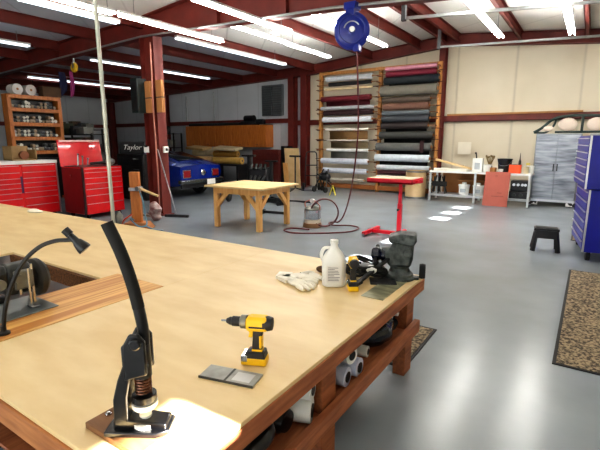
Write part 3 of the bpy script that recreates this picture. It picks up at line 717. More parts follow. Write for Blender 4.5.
put(MB().beam((.3, -.1, 1.0), (.42, -.12, 1.02), .05, .04).box(.36, .4, -.16, -.06, .99, 1.05), 'push_handle', red_bar, t, bevel=.004)
for (x, y) in ((-.53, -.33), (-.53, .33), (.02, .28), (.0, -.02)):
    put(MB().cyl((x, y-.015, .03), (x, y+.015, .03), .03), 'caster', steel, t)
put(MB().cyl((0, -.03, .5), (0, -.09, .5), .012).ball((0, -.1, .5), .022), 'knob', black, t)

# ------------------------------------------------------------------ pressure pot, hose, reel
t = thing('pressure_pot', 'silver pressure pot with tan base and gauge standing on the floor', 'pressure pot', (-4.5, 7.25, 0)); t.scale = (.92, .92, .86)
put(MB().cyl((0, 0, 0), (0, 0, .1), .21, .19, 28), 'base', mat('tan pot base', (126, 92, 60), .6), t, bevel=.01)
put(MB().lathe([(.17, .08), (.175, .12), (.175, .19), (.001, .19)]), 'lower_band', mat('cream band', (214, 204, 186), .5), t)
put(MB().lathe([(.172, .19), (.178, .2), (.178, .4), (.16, .42), (.001, .42)]), 'tank', mat('bright tank steel', (196, 202, 208), .2, .8), t)
put(MB().lathe([(.18, .4), (.18, .43), (.14, .47), (.06, .5), (.001, .5)]), 'lid', gm2, t)
put(MB().cyl((0, 0, .48), (0, 0, .6), .02).cyl((.0, -.03, .6), (.0, .03, .6), .05), 'gauge', white_p, t)
put(MB().tube(arc([(-.16, 0, .4), (-.19, 0, .55), (0, 0, .62), (.17, 0, .52), (.17, 0, .4)], 6), .012, 8), 'bail_handle', mat('pink handle', (190, 120, 110), .5), t)
hose_r = mat('red black hose', (92, 26, 30), .5, var=.3)
tag(put(MB().tube(arc([(-3.19, 6.41, 3.08), (-3.16, 6.42, 2.47), (-3.17, 6.48, 1.86), (-3.31, 6.68, 1.29), (-3.6, 7.09, .71), (-3.96, 7.57, .26), (-4.2, 7.81, .05), (-4.35, 7.85, .016), (-4.35, 7.65, .03), (-4.2, 7.55, .014), (-3.9, 7.7, .014), (-3.65, 7.6, .013), (-3.62, 7.2, .013), (-3.85, 6.9, .013), (-4.2, 6.62, .013), (-4.5, 6.5, .013), (-4.75, 6.62, .013), (-4.7, 6.85, .013), (-4.35, 6.9, .02)], 8), .013, 8), 'air_hose', hose_r), 'long dark red air hose dropping from the blue reel and looping over the floor', 'hose')
mb = MB()
for k in range(3):
    pts = [(.03*k+.0*a, .27*math.cos(a), .3+.27*math.sin(a)) for a in [2*PI*j/30 for j in range(30)]]
    mb.tube(pts, .013, 8, closed=True)
mb.rot(math.radians(-55))
tag(put(mb, 'hose_coil', mat('maroon coil hose', (80, 30, 34), .5, var=.2), loc=(-4.27, 7.32, .0)), 'maroon hose coil standing upright against the pressure pot', 'hose')
t = thing('hose_reel', 'round blue hose reel hanging under the main rafter', 'hose reel', (-3.29, 6.42, 3.35))
mb = MB().lathe([(.001, -.1), (.2, -.1), (.25, -.08), (.27, -.06), (.27, -.045), (.2, -.04), (.2, .04), (.27, .045), (.27, .06), (.25, .08), (.001, .09)], (0, 0, 0), 'y', 40)
put(mb.rot(.5), 'drum', blue_pl, t)
put(MB().lathe([(.001, -.14), (.04, -.14), (.05, -.1), (.001, -.1)], (0, 0, 0), 'y').rot(.5), 'hub', alu, t)
put(MB().tube([(.12*math.cos(a), -.105, .12*math.sin(a)) for a in [.6+k*.18 for k in range(14)]], .01, 8).rot(.5), 'arc_mark', alu, t)
put(MB().tube([(.2*math.cos(a), -.1, .2*math.sin(a)) for a in [2*PI*k/40 for k in range(40)]], .012, 8, closed=True).rot(.5), 'rim_bead', blue_pl, t)
put(MB().box(-.07, .07, -.09, .09, .2, .34).box(-.1, .1, -.1, .1, .3, zb(-3.3)-3.33), 'mount_bracket', blue_pl, t, bevel=.01)
put(MB().box(.05, .15, -.06, .06, -.31, -.2), 'hose_guide', blue_pl, t, bevel=.01)

# door track tubes and hangers
def track(p, q, hx, label, top):
    t = thing('track_rail', label, 'rail', p)
    d = Vector(q)-Vector(p)
    put(MB().beam((0, 0, 0), tuple(d), .06, .05), 'rail', galv, t, bevel=.004)
    put(MB().box(-.04, .04, -.04, .04, -.05, top-p[2]), 'hanger', mat('dark strut', (88, 92, 94), .5, .5), t, bevel=.004)
track((-3.18, 8.3, 3.92), (.6, 9.3, 3.92), 0, 'grey horizontal door track hung from the ridge nearest the blue reel', roof(-3.18)-.02)
track((-3.74, 12.45, 4.16), (.9, 13.4, 4.14), 0, 'grey horizontal door track along the back wall beam', roof(-3.74)-.02)

# ------------------------------------------------------------------ fabric racks
rack = thing('fabric_rack', 'tall two bay timber rack with iron pegs against the back wall', 'rack', (-5.88, 13.55, 0))
RT = 3.98
for x in (-2.22, .0, 1.9):
    put(MB().box(x-.05, x+.05, -.03, .11, 0, RT), 'post', timber, rack, bevel=.004)
    for k in range(11):
        z = .38+k*.335; put(MB().cyl((x-.16, -.05, z), (x+.16, -.05, z), .012, seg=8), 'peg', mat('rusty peg', (96, 52, 36), .6, .3), rack)
for (a, c) in ((-2.22, 0), (0, 1.9)):
    put(MB().box(a+.05, c-.05, .0, .08, RT-.1, RT), 'top_rail', timber, rack, bevel=.004)
    put(MB().box(a+.05, c-.05, -.1, .1, .06, .2), 'bottom_rail', mat('rack base board', (150, 92, 44), .6), rack, bevel=.004)
def fab(name, rgb, r=.7): return mat('fabric '+name, rgb, r, var=.1, scale=10)
ROLLS = [
 # side, z, r, xc0, xc1, name, rgb, flap length, flap colour, label
 (0, 3.71, .085, 52, 192, 'light grey', (206, 208, 212), 0, None, 'light grey fabric roll at the top of the left rack bay'),
 (0, 3.53, .06, 60, 190, 'soft black', (30, 30, 32), 0, None, 'black fabric roll second from the top of the left rack bay'),
 (0, 3.38, .035, 45, 195, 'cream', (226, 208, 166), 0, None, 'thin cream fabric roll third from the top of the left rack bay'),
 (0, 3.06, .09, 37, 190, 'maroon', (98, 16, 30), .26, (84, 12, 26), 'maroon fabric roll with loose end in the left rack bay'),
 (0, 2.76, .06, 35, 200, 'silver grey', (178, 180, 184), 0, None, 'silver grey fabric roll just below the maroon roll'),
 (0, 2.6, .085, 45, 198, 'wine black', (44, 14, 20), 0, None, 'wine black fabric roll directly above the first white roll'),
 (0, 2.38, .09, 42, 195, 'white a', (214, 217, 224), 0, None, 'white fabric roll at girt height in the left rack bay'),
 (0, 2.05, .045, 50, 185, 'pale white', (224, 218, 206), .3, (158, 122, 78), 'thin white roll over a hanging tan cloth'),
 (0, 1.69, .03, 55, 187, 'pale grey', (206, 200, 190), .22, (150, 132, 100), 'thinnest pale roll below the tan cloth in the left bay'),
 (0, 1.36, .05, 55, 187, 'white b', (226, 226, 222), .26, (140, 138, 128), 'thin white roll above a short grey cloth'),
 (0, .99, .095, 38, 187, 'white c', (206, 211, 222), 0, None, 'thick white roll third from the bottom of the left bay'),
 (0, .66, .09, 45, 185, 'white d', (204, 208, 218), 0, None, 'thick white roll second from the bottom of the left bay'),
 (0, .36, .05, 52, 175, 'bone', (190, 184, 172), 0, None, 'thin bone coloured roll at the bottom of the left bay'),
 (1, 3.86, .06, 235, 392, 'pink', (214, 150, 166), 0, None, 'pink fabric roll at the top of the right rack bay'),
 (1, 3.7, .09, 238, 392, 'burgundy', (110, 22, 44), 0, None, 'burgundy roll second from the top of the right rack bay'),
 (1, 3.5, .115, 233, 400, 'teal black', (22, 30, 36), .24, (14, 16, 20), 'teal black roll third from the top of the right rack bay'),
 (1, 3.2, .155, 222, 398, 'grey olive', (112, 108, 98), 0, None, 'thick grey olive roll, fattest on the right rack bay'),
 (1, 2.92, .085, 228, 378, 'taupe', (78, 66, 56), 0, None, 'dark taupe roll just below the fattest roll'),
 (1, 2.72, .11, 232, 375, 'brown', (108, 76, 62), 0, None, 'warm brown roll in the upper middle of the right bay'),
 (1, 2.53, .07, 228, 378, 'blue grey', (92, 98, 104), 0, None, 'blue grey roll just below the warm brown roll'),
 (1, 2.35, .11, 230, 378, 'slate', (50, 54, 60), 0, None, 'slate roll at girt height in the right bay'),
 (1, 2.14, .1, 228, 375, 'espresso', (42, 32, 32), .24, (16, 15, 16), 'espresso brown roll with black loose end'),
 (1, 1.85, .11, 223, 392, 'charcoal', (56, 56, 54), .22, (16, 16, 16), 'charcoal roll in the lower middle of the right bay'),
 (1, 1.49, .125, 213, 388, 'mid grey', (96, 96, 94), .2, (14, 14, 14), 'mid grey roll with a dark strap above the white rolls'),
 (1, 1.14, .115, 210, 385, 'white e', (214, 222, 230), .2, (24, 24, 26), 'thick white roll, topmost white of the right bay'),
 (1, .83, .085, 217, 387, 'mist', (196, 200, 206), 0, None, 'pale mist grey roll below the thick white roll'),
 (1, .67, .065, 220, 380, 'dark wine', (60, 14, 22), 0, None, 'dark wine roll between two pale rolls of the right bay'),
 (1, .49, .085, 217, 340, 'white f', (206, 208, 212), .28, (150, 134, 110), 'short white roll at the bottom of the right bay'),
]
for (s, z, r, a, c, nm, rgb, fl, frgb, lab) in ROLLS:
    X = (lambda q: -7.96+(q-45)*.01193) if s == 0 else (lambda q: -5.85+(q-225)*.01012)
    x0, x1 = X(a), X(c); h = (x1-x0)/2
    o = thing('fabric_roll', lab, 'fabric roll', ((x0+x1)/2+.12, 13.36, z), 0, 'fabric rolls on the timber rack')
    put(MB().cyl((-h, 0, 0), (h, 0, 0), r, seg=22), 'cloth', fab(nm, rgb), o)
    cr = min(r*.38, .03); lo_, hi_ = ((-8.26, -5.96) if s == 0 else (-6.04, -4.06)); xm = (x0+x1)/2
    put(MB().cyl((-h-.03, 0, 0), (h+.03, 0, 0), r*.38, seg=12).cyl((lo_-xm, 0, 0), (hi_-xm, 0, 0), .012, seg=8), 'core', card if r > .04 else dark_pl, o)
    for xx in ((-8.22, -6.03) if s == 0 else (-5.97, -4.1)): put(MB().box(xx+6.0-.012, xx+6.0+.012, -.215, -.03, z-.03, z-.012).box(xx+6.0-.012, xx+6.0+.012, -.215, -.205, z-.012, z+.012), 'support_arm', MATS['rusty peg'], rack)
    if fl:
        prof = [(r*math.sin(q*.16), r*math.cos(q*.16)) for q in range(10)]+[(max(r, .0)+.004, -.3*r), (.15, -r-.03), (.15, -r-fl)]
        put(MB().grid(lambda u, v: ((u*2-1)*h*.9, prof[min(12, round(v*12))][0]*1.02, prof[min(12, round(v*12))][1]*1.02), 2, 12), 'loose_end', fab('end '+nm, frgb), o, solid=.004)
t = thing('strap_end', 'dark maroon strap hanging over the mid grey roll', 'strap', (-4.32, 13.2, 1.33))
put(MB().box(-.06, .06, 0, .012, 0, .36), 'web', mat('maroon strap', (44, 10, 16), .8), t); put(MB().box(-.06, .06, .0, .16, .34, .36), 'fold', MATS['maroon strap'], t)
t = thing('fiber_drum', 'tan fibre drum standing before the right end of the fabric rack', 'drum', (-4.33, 12.85, 0))
put(MB().lathe([(.3, 0), (.3, .8), (.285, .8), (.285, .05), (.001, .05)]), 'shell', mat('tan fibre board', (190, 158, 112), .7, rgb2=(214, 190, 150), scale=2), t)
put(MB().lathe([(.304, 0), (.304, .04), (.3, .04), (.3, 0)]).lathe([(.304, .76), (.304, .8), (.3, .8), (.3, .76)]), 'hoop', steel, t)
t = thing('wet_floor_card', 'small yellow folded card standing on the floor before the left rack bay', 'card', (-6.65, 11.9, 0), .4)
put(MB().prism([(-.1, 0), (-.085, 0), (0, .28), (.085, 0), (.1, 0), (0, .31)], 'y', -.1, .1), 'board', mat('yellow card', (236, 224, 70), .5), t)
put(MB().box(-.02, .02, -.1, .1, .27, .3), 'fold_edge', mat('yellow card dark', (190, 176, 40), .5), t)

# ------------------------------------------------------------------ back wall, left part
t = thing('louvered_vent', 'grey louvered exhaust vent high on the back wall beside the column', 'vent', (-10.5, 13.9, 2.62))
put(MB().box(-.5, .5, 0, .1, 0, 1.15), 'frame', mat('vent frame', (96, 100, 102), .5), t, bevel=.01)
mb = MB()
for k in range(13): mb.obox((.0, -.015, .08+k*.083), (.9, .07, .01), (.6, 0, 0))
put(mb, 'louvers', mat('vent slats', (60, 64, 66), .45), t)
put(MB().box(-.01, .01, -.05, -.02, .04, 1.1), 'link_bar', steel, t)
for (x, h0, h1, lab) in ((-9.12, 0, 3.9, 'slim vertical conduit between the two back columns'), (-13.6, 2.4, 3.7, 'slim white pipe on the grey wall above the oak cabinets'), (-15.3, 1.4, 3.6, 'slim white pipe at the left end of the oak cabinets')):
    tag(put(MB().cyl((0, 0, h0), (0, 0, h1), .03, seg=10), 'wall_pipe', galv, loc=(x, 13.93, 0)), lab, 'pipe')
# oak wall cabinets
for k in range(5):
    x0 = -14.95+k*.89
    t = thing('wall_cabinet', 'honey oak wall cabinet, %s from the left of five in a row' % ('first', 'second', 'third', 'fourth', 'fifth')[k], 'cabinet', (x0, 13.5, 1.42), 0, 'oak wall cabinets')
    put(MB().box(0, .88, .02, .48, 0, .86), 'carcass', oak, t, bevel=.003)
    for j in range(2):
        d = put(MB().box(.01+j*.435, .435+j*.435, 0, .02, .01, .85), 'door', oak, t, bevel=.003)
        put(MB().cyl((.4+j*.08, -.02, .1), (.4+j*.08, 0, .1), .012), 'knob', dark_pl, d)
o = thing('compressor_unit', 'black machine lying on top of the oak cabinets', 'machine', (-11.4, 13.72, 2.28))
put(MB().box(-.45, .3, -.15, .15, 0, .16), 'base', dark_pl, o, bevel=.02); put(MB().cyl((-.3, 0, .25), (.15, 0, .25), .13), 'motor', black, o); put(MB().box(.3, .65, -.1, .1, .03, .22), 'gearbox', dark_pl, o, bevel=.02)
tag(put(MB().cyl((-1.5, 0, .06), (1.5, .05, .06), .06), 'stove_pipe', black, loc=(-13.4, 13.7, 2.28)), 'long black pipe lying on top of the oak cabinets', 'pipe')
tag(put(MB().cyl((-1.0, 0, .04), (1.0, .0, .04), .035), 'stove_pipe', gm, loc=(-12.9, 13.56, 2.28)), 'short grey pipe lying in front of the long black pipe', 'pipe')
# shelf bench with foam rolls
t = thing('storage_bench', 'low dark bench carrying yellow foam rolls under the oak cabinets', 'bench', (-12.6, 12.9, 0))
put(MB().box(-1.6, 1.5, -.4, .5, .72, .78), 'top', dark_pl, t)
for x in (-1.55, -.1, 1.45): put(MB().box(x-.04, x+.04, -.38, .48, 0, .72), 'leg', dark_pl, t)
fo = [mat('foam yellow', (196, 160, 84), .9, scale=8, bump=.3), mat('foam tan', (190, 160, 110), .9, scale=8), mat('foam ochre', (170, 128, 60), .9), mat('foam pale', (202, 186, 150), .9)]
for (x, y, z, L_, r, m, lab) in ((-.7, -.1, .92, 1.3, .14, 1, 'tan foam roll on the left of the bench under the cabinets'), (.75, -.1, .91, 1.4, .13, 0, 'yellow foam roll on the right of the bench'), (.55, .02, 1.16, 1.2, .12, 2, 'ochre foam roll stacked above the yellow roll'), (-.6, .05, 1.2, 1.3, .13, 3, 'pale foam roll stacked above the tan roll')):
    o = thing('foam_roll', lab, 'foam roll', (-12.6+x, 12.9+y, z), .05, 'foam rolls under the oak cabinets')
    put(MB().cyl((-L_/2, 0, 0), (L_/2, 0, 0), r), 'foam', fo[m], o)
    put(MB().cyl((-L_/2-.01, 0, 0), (L_/2+.01, 0, 0), r*.25), 'hollow', dark_pl, o)
for (x, rz, m, lab) in ((-11.9, .1, 3, 'pale foam slab tilted on top of the foam rolls'), (-13.5, -.1, 1, 'tan foam slab on the left of the foam rolls')):
    tag(put(MB().obox((0, 0, .06), (1.1, .5, .09), (.15, .05, 0)), 'foam_slab', fo[m], loc=(x, 12.85, 1.32), rz=rz, bevel=.01), lab, 'foam slab')
# dark louvered cabinet, crate, plywood sheet
mah = mat('mahogany', (80, 28, 24), .5, rgb2=(102, 40, 32), scale=4, stretch=(6, 1, 1))
t = thing('chest_cabinet', 'dark mahogany chest of flat drawers under the louvered vent', 'cabinet', (-10.2, 13.1, 0))
put(MB().box(-.66, .62, 0, .6, .06, 1.34), 'carcass', mah, t, bevel=.006)
for k in range(7): put(MB().box(-.62, .58, -.02, 0, .1+k*.175, .25+k*.175), 'drawer', mah, t, bevel=.008)
put(MB().box(-.6, .56, .03, .55, 0, .06), 'plinth', black, t)
t = thing('wire_frame_shelf', 'tall narrow black ladder frame next to the mahogany chest', 'rack', (-9.42, 13.2, 0))
put(MB().box(-.16, -.1, 0, .3, 0, 1.48).box(.1, .16, 0, .3, 0, 1.48), 'side', black, t)
for k in range(8): put(MB().box(-.1, .1, .02, .28, .1+k*.19, .13+k*.19), 'rung', dark_pl, t)
tag(put(MB().box(-.31, .31, -.012, .012, 0, 1.42).rot(.1, 'X'), 'plywood_sheet', ply_pale, loc=(-8.92, 13.06, 0)), 'pale plywood sheet leaning on the back wall between the columns', 'board')
tag(put(MB().box(-.1, .1, -.012, .012, 0, .9).rot(.12, 'X'), 'timber_offcut', pine, loc=(-9.1, 12.9, 0)), 'narrow pine offcut leaning on the plywood sheet', 'board')
# roller stand and hand truck
t = thing('roller_stand', 'black T shaped roller stand before the plywood sheet', 'stand', (-8.2, 12.1, 0))
put(MB().cyl((0, 0, .1), (0, 0, 1.15), .025), 'post', black, t); put(MB().cyl((-.22, 0, 1.17), (.22, 0, 1.17), .03), 'roller', black, t)
for a in range(3): put(MB().beam((0, 0, .12), (.3*math.cos(a*2.1+.5), .3*math.sin(a*2.1+.5), .03), .04, .03), 'leg', black, t)
t = thing('hand_truck', 'black folding hand truck with a heap of black gear beside the left fabric rack', 'hand truck', (-7.95, 12.7, 0), .5)
mb = MB()
for x in (-.2, .2): mb.tube(arc([(x, 0, .1), (x, .06, .7), (x*.9, .18, 1.2), (x*.6, .26, 1.3)], 5), .02, 8)
mb.cyl((-.2, .04, .5), (.2, .04, .5), .016).cyl((-.2, .1, .85), (.2, .1, .85), .016).cyl((-.12, .26, 1.3), (.12, .26, 1.3), .022)
put(mb, 'frame', black, t)
put(MB().box(-.22, .22, -.25, .02, .03, .045), 'toe_plate', steel, t)
for x in (-.27, .27):
    w = put(MB().lathe([(.001, -.04), (.1, -.04), (.13, -.02), (.13, .02), (.1, .04), (.001, .04)], (x, .05, .13), 'x'), 'wheel', black_rub, t)
    put(MB().cyl((x-.045, .05, .13), (x+.045, .05, .13), .05), 'hub', gm2, w)
t = thing('mobility_walker', 'tangled black frame cart with wheels between hand truck and fabric rack', 'cart', (-7.35, 12.55, 0), -.2)
mb = MB()
for (p, q) in (((-.25, -.2, .1), (-.1, .1, .75)), ((.25, -.2, .1), (.1, .1, .75)), ((-.25, .2, .1), (.2, -.1, .7)), ((.25, .2, .1), (-.2, 0, .6)), ((-.25, 0, .4), (.25, 0, .4)), ((-.2, -.15, .6), (.25, .1, .3)), ((-.3, .1, .5), (.1, -.2, .2))): mb.cyl(p, q, .024, seg=8)
put(mb, 'frame', black, t)
for (x, y) in ((-.25, -.2), (.25, -.2), (-.25, .2), (.25, .2)): put(MB().cyl((x-.02, y, .09), (x+.02, y, .09), .09), 'wheel', black_rub, t)
put(MB().ball((0, .05, .5), (.22, .16, .14)), 'bag', dark_pl, t)

# ------------------------------------------------------------------ blue car
cb = mat('blue car paint', (10, 34, 116), .2, var=.06, coat=.6)
t = thing('classic_car', 'blue fastback classic car with chrome rear bumper parked behind the red column', 'car', (-9.75, 9.35, 0))
# local: rear at x=0, nose toward -x; half width .85 along y
ST = [  # x, half width at sill, half width at belt, z bottom, z belt, z roof, half width roof
 (.0, .76, .8, .45, .93, .97, .62), (-.18, .84, .86, .36, .97, 1.04, .62), (-.8, .87, .87, .28, .98, 1.2, .58), (-1.4, .87, .87, .24, .98, 1.33, .54),
 (-1.9, .87, .86, .22, .97, 1.36, .53), (-2.4, .87, .84, .22, .93, 1.26, .54), (-2.9, .87, .83, .22, .9, .97, .6), (-3.6, .86, .82, .26, .86, .9, .6), (-4.2, .82, .78, .34, .8, .83, .58), (-4.4, .74, .72, .42, .74, .76, .56)]
mb = MB(); rings = []
for (x, ws, wb, z0, zb_, zr, wr_) in ST:
    pr = [(ws*.9, z0), (ws, z0+.1), (wb+.02, (z0+zb_)/2+.05), (wb, zb_), (wr_, zr-.02), (wr_*.6, zr), (0, zr+.01)]
    full = [(y, z) for y, z in pr]+[(-y, z) for y, z in pr[-2::-1]]
    rings.append([mb.bm.verts.new((x, y, z)) for y, z in full])
for a, c in zip(rings, rings[1:]):
    n = len(a)
    for k in range(n): mb.bm.faces.new((a[k], a[(k+1) % n], c[(k+1) % n], c[k]))
mb.bm.faces.new(rings[0]); mb.bm.faces.new(rings[-1][::-1])
put(mb, 'body', cb, t, ang=50)
gls = mat('dark car glass', (18, 22, 26), .08, var=.1)
put(MB()._add([(-.4, -.5, 1.12), (-.4, .5, 1.12), (-1.35, .46, 1.335), (-1.35, -.46, 1.335)], [(0, 1, 2, 3)]), 'rear_window', gls, t, solid=.02)
for s in (-1, 1):
    put(MB()._add([(-.9, s*.85, .97), (-2.75, s*.84, .96), (-2.35, s*.585, 1.22), (-1.4, s*.585, 1.24)], [(0, 1, 2, 3)]), 'side_window', gls, t, solid=.03)
    put(MB().box(-.005, .02, s*.58-.13, s*.58+.13, .62, .82), 'tail_light', mat('tail light red', (120, 30, 34), .2), t, bevel=.01)
    put(MB().box(-.01, .012, s*.58-.15, s*.58+.15, .6, .84), 'tail_light_bezel', chrome, t, bevel=.008)
    for x in (-.95, -3.45):
        w = put(MB().lathe([(.001, -.1), (.24, -.1), (.31, -.08), (.31, .08), (.24, .1), (.001, .1)], (x, s*.78, .31), 'y'), 'wheel', black_rub, t)
        put(MB().lathe([(.001, -.11), (.15, -.11), (.19, -.09), (.19, .09), (.15, .11), (.001, .11)], (x, s*.78, .31), 'y'), 'hubcap', chrome, w)
put(MB().box(-.08, .1, -.86, .86, .44, .56), 'rear_bumper', mat('dull chrome', (120, 124, 128), .25, .9), t, bevel=.03)
put(MB().box(-.05, .02, -.8, .8, .3, .44), 'rear_valance', dark_pl, t, bevel=.02)
p = put(MB().box(.1, .112, .12, .46, .38, .54), 'licence_plate', white_pl, t, bevel=.004)
put(MB().lathe([(.001, .0), (.08, 0), (.09, .02), (.06, .04), (.001, .04)], (.0, .06, .74), 'x'), 'fuel_cap', chrome, t)

# engine hoist and floor gear between the car and the table
t = thing('engine_hoist', 'black engine on a wheeled stand right of the blue car', 'engine stand', (-8.7, 10.9, 0), .3)
put(MB().box(-.6, .6, -.06, .06, .08, .16).box(-.5, -.4, -.5, .5, .08, .16).box(.4, .5, -.4, .4, .08, .16), 'base', black, t, bevel=.01)
put(MB().box(-.45, -.35, -.05, .05, .15, 1.2).box(-.62, -.2, -.1, .1, 1.18, 1.24), 'post', black, t, bevel=.008)
put(MB().box(.3, .4, -.05, .05, .15, 1.05).box(.15, .55, -.08, .08, 1.02, 1.07), 'post', black, t, bevel=.008)
put(MB().box(-.3, .3, -.28, .28, .4, .85), 'engine_block', dark_pl, t, bevel=.04)
mb = MB()
for k in range(4): mb.cyl((-.22+k*.15, -.3, .8), (-.22+k*.15, -.2, .95), .05).tube(arc([(-.22+k*.15, -.28, .6), (-.2+k*.14, -.42, .5), (-.1+k*.08, -.45, .35)], 4), .035, 8)
put(mb, 'manifold', gm, t)
for (x, y) in ((-.45, -.48), (-.45, .48), (.45, -.38), (.45, .38)): put(MB().cyl((x-.03, y, .07), (x+.03, y, .07), .07), 'caster', black_rub, t)
t = thing('spare_wheel', 'black tyre standing on the floor left of the pine table', 'wheel', (-8.35, 9.0, 0), .5)
put(MB().tube([(0, .14*math.cos(a), .2+.14*math.sin(a)) for a in [2*PI*k/24 for k in range(24)]], .06, 12, closed=True), 'tyre', black_rub, t); put(MB().cyl((-.03, 0, .2), (.03, 0, .2), .1), 'rim', dark_pl, t)
t = thing('floor_jack', 'long low black floor jack lying behind the pine table', 'floor jack', (-6.9, 9.35, 0), math.radians(-18))
put(MB().box(-.5, .3, -.14, -.09, .04, .16).box(-.5, .3, .09, .14, .04, .16).box(-.1, .3, -.1, .1, .06, .18), 'chassis', black, t, bevel=.01)
put(MB().cyl((.25, 0, .14), (1.5, .1, .2), .025), 'handle', black, t)
for x in (-.45, .22): put(MB().cyl((x, -.18, .06), (x, .18, .06), .06), 'wheel', dark_pl, t)
t = thing('creeper_bar', 'short black bar with end pads lying on the floor near the pine table leg', 'bar', (-6.0, 8.0, 0), math.radians(8))
put(MB().box(-.3, .3, -.03, .03, .02, .08), 'bar', black, t, bevel=.01); put(MB().box(-.34, -.28, -.08, .08, 0, .1).box(.28, .34, -.08, .08, 0, .1), 'pad', black_rub, t, bevel=.01)

# ------------------------------------------------------------------ dark shelving and machines in the dim bay
def shelving(loc, rz, w, h, lab, n, nm):
    t = thing('steel_shelving', lab, 'shelving', loc, rz)
    for x in (-w/2, w/2):
        for y in (-.22, .22): put(MB().box(x-.025, x+.025, y-.025, y+.025, 0, h), 'upright', black, t)
    for k in range(n): put(MB().box(-w/2, w/2, -.24, .24, .15+k*(h-.2)/(n-1), .18+k*(h-.2)/(n-1)), 'shelf', dark_pl, t)
    return [.18+k*(h-.2)/(n-1) for k in range(n)]
bx_m = [mat('box slate', (66, 70, 76), .7), mat('box umber', (84, 66, 48), .7), mat('box black', (24, 26, 28), .5), mat('box grey', (118, 118, 112), .6), mat('box olive', (62, 66, 48), .7)]
for (loc, w, h, n, lab, tg) in (((-17.0, 9.6, 0), 3.2, 2.1, 4, 'long dark shelving in the gloom right of the wooden rack', 'long dark shelving'), ((-13.6, 7.95, 0), 1.9, 1.9, 4, 'dark shelving in the gloom behind the narrow red chest', 'shelving behind the narrow red chest'), ((-15.9, 13.2, 0), 1.5, 2.0, 4, 'dark shelving at the left end of the oak cabinets', 'shelving left of the oak cabinets')):
    zs = shelving(loc, 0, w, h, lab, n, tg)
    for zi, z in enumerate(zs):
        x = -w/2+.12
        while x < w/2-.42:
            ww = R.uniform(.16, .34); hh = R.uniform(.14, .38)
            if R.random() < .3:
                mb = MB().lathe([(ww/2.6, 0), (ww/2.4, .02), (ww/2.4, hh*.8), (ww/4, hh*.95), (ww/4, hh), (.001, hh)], seg=14); nm = 'storage_can'
            else:
                mb = MB().box(-ww/2, ww/2, -.16, .16, 0, hh).box(-ww/2-.006, ww/2+.006, -.166, .166, hh-.05, hh); nm = 'storage_box'
            o = put(mb, nm, R.choice(bx_m), loc=(loc[0]+x+ww/2, loc[1]+R.uniform(-.04, .02), z), bevel=.006)
            row = ('lowest', 'second', 'third', 'top')[min(zi, 3)]
            tag(o, 'dim %s on the %s shelf of the %s' % ('cans' if nm == 'storage_can' else 'boxes', row, tg), 'can' if nm == 'storage_can' else 'box', '%s on the %s shelf, %s' % (nm.replace('_', ' '), row, tg))
            x += ww+.06
t = thing('black_cabinet', 'black cabinet topped by a script lettered sign left of the red column', 'cabinet', (-11.0, 8.1, 0))
put(MB().box(-.6, .6, -.3, .35, 0, 1.3), 'carcass', black, t, bevel=.01)
for k in range(4): 
    d = put(MB().box(-.57, .57, -.32, -.3, .1+k*.3, .37+k*.3), 'drawer', dark_pl, t, bevel=.006); put(MB().box(.2, .45, -.345, -.32, .26+k*.3, .29+k*.3), 'handle', chrome, d)
t = thing('lettered_sign', 'black sign with white script lettering on the black cabinet', 'sign', (-11.0, 7.9, 1.31), math.radians(33))
put(MB().box(-.36, .36, -.02, .02, 0, .34), 'board', black, t, bevel=.01)
text('Taylor', 'script_lettering', white_pl, t, (0, -.025, .18), (PI/2, 0, 0), .2, .35)
t = thing('milling_machine', 'grey and black machine standing behind the narrow red chest', 'machine', (-11.6, 7.2, 0), .4)
put(MB().box(-.3, .3, -.25, .25, 0, .9), 'pedestal', dark_pl, t, bevel=.02); put(MB().lathe([(.24, 0), (.24, .3), (.16, .42), (.001, .44)], (0, 0, .95)), 'motor', gm, t)
put(MB().box(-.14, .14, -.2, .1, .9, 1.6), 'column_body', dark_pl, t, bevel=.03); put(MB().cyl((.1, -.28, 1.3), (.3, -.34, 1.42), .05).cyl((-.2, -.25, 1.45), (-.35, -.32, 1.3), .04), 'crank', gm2, t)
t = thing('pendant_lamp', 'grey pendant lamp shade hanging in the dim bay', 'lamp', (-17.2, 8.4, 2.45))
put(MB().lathe([(.38, 0), (.36, .03), (.12, .16), (.05, .2), (.001, .21)]), 'lamp_shade', mat('dull grey shade', (150, 154, 150), .5), t); put(MB().cyl((0, 0, .2), (0, 0, roof(-17.2)-2.47), .01, seg=6), 'cord', dark_pl, t)

# ------------------------------------------------------------------ workbench on the right with its clutter
t = thing('workbench', 'long white topped steel workbench with lower shelf against the back wall', 'workbench', (-2.5, 12.75, 0))
BW = 1.3
put(MB().box(-BW, BW, -.35, .35, .8, .85), 'top', white_p, t, bevel=.004)
put(MB().box(-BW, BW, -.33, .33, .14, .2), 'lower_shelf', mat('grey shelf metal', (170, 176, 180), .4, .3), t, bevel=.004)
for x in (-BW+.04, -.05, BW-.04):
    for y in (-.32, .32): put(MB().box(x-.025, x+.025, y-.025, y+.025, 0, .8), 'leg', mat('pale steel leg', (190, 196, 198), .4, .3), t)
bt = .85
def bt_box(name, x, y, s, m, lab, cat, z=bt, rz=0, bev=.004): return tag(put(MB().box(-s[0]/2, s[0]/2, -s[1]/2, s[1]/2, 0, s[2]), name, m, loc=(x, y, z), rz=rz, bevel=bev), lab, cat)
tag(put(MB().obox((0, 0, .0), (1.15, .12, .05), (0, .235, 0)), 'timber_plank', ply_pale, loc=(-3.15, 12.7, 1.02)), 'pale plank propped aslant on the left of the workbench', 'plank')
bt_box('timber_plank', -3.25, 12.55, (.9, .14, .07), mat('white plank', (226, 220, 204), .5), 'flat white plank on the left of the workbench top', 'plank')
t = thing('paint_can', 'white rectangular can with pump sprayer on the workbench', 'can', (-2.56, 12.7, bt))
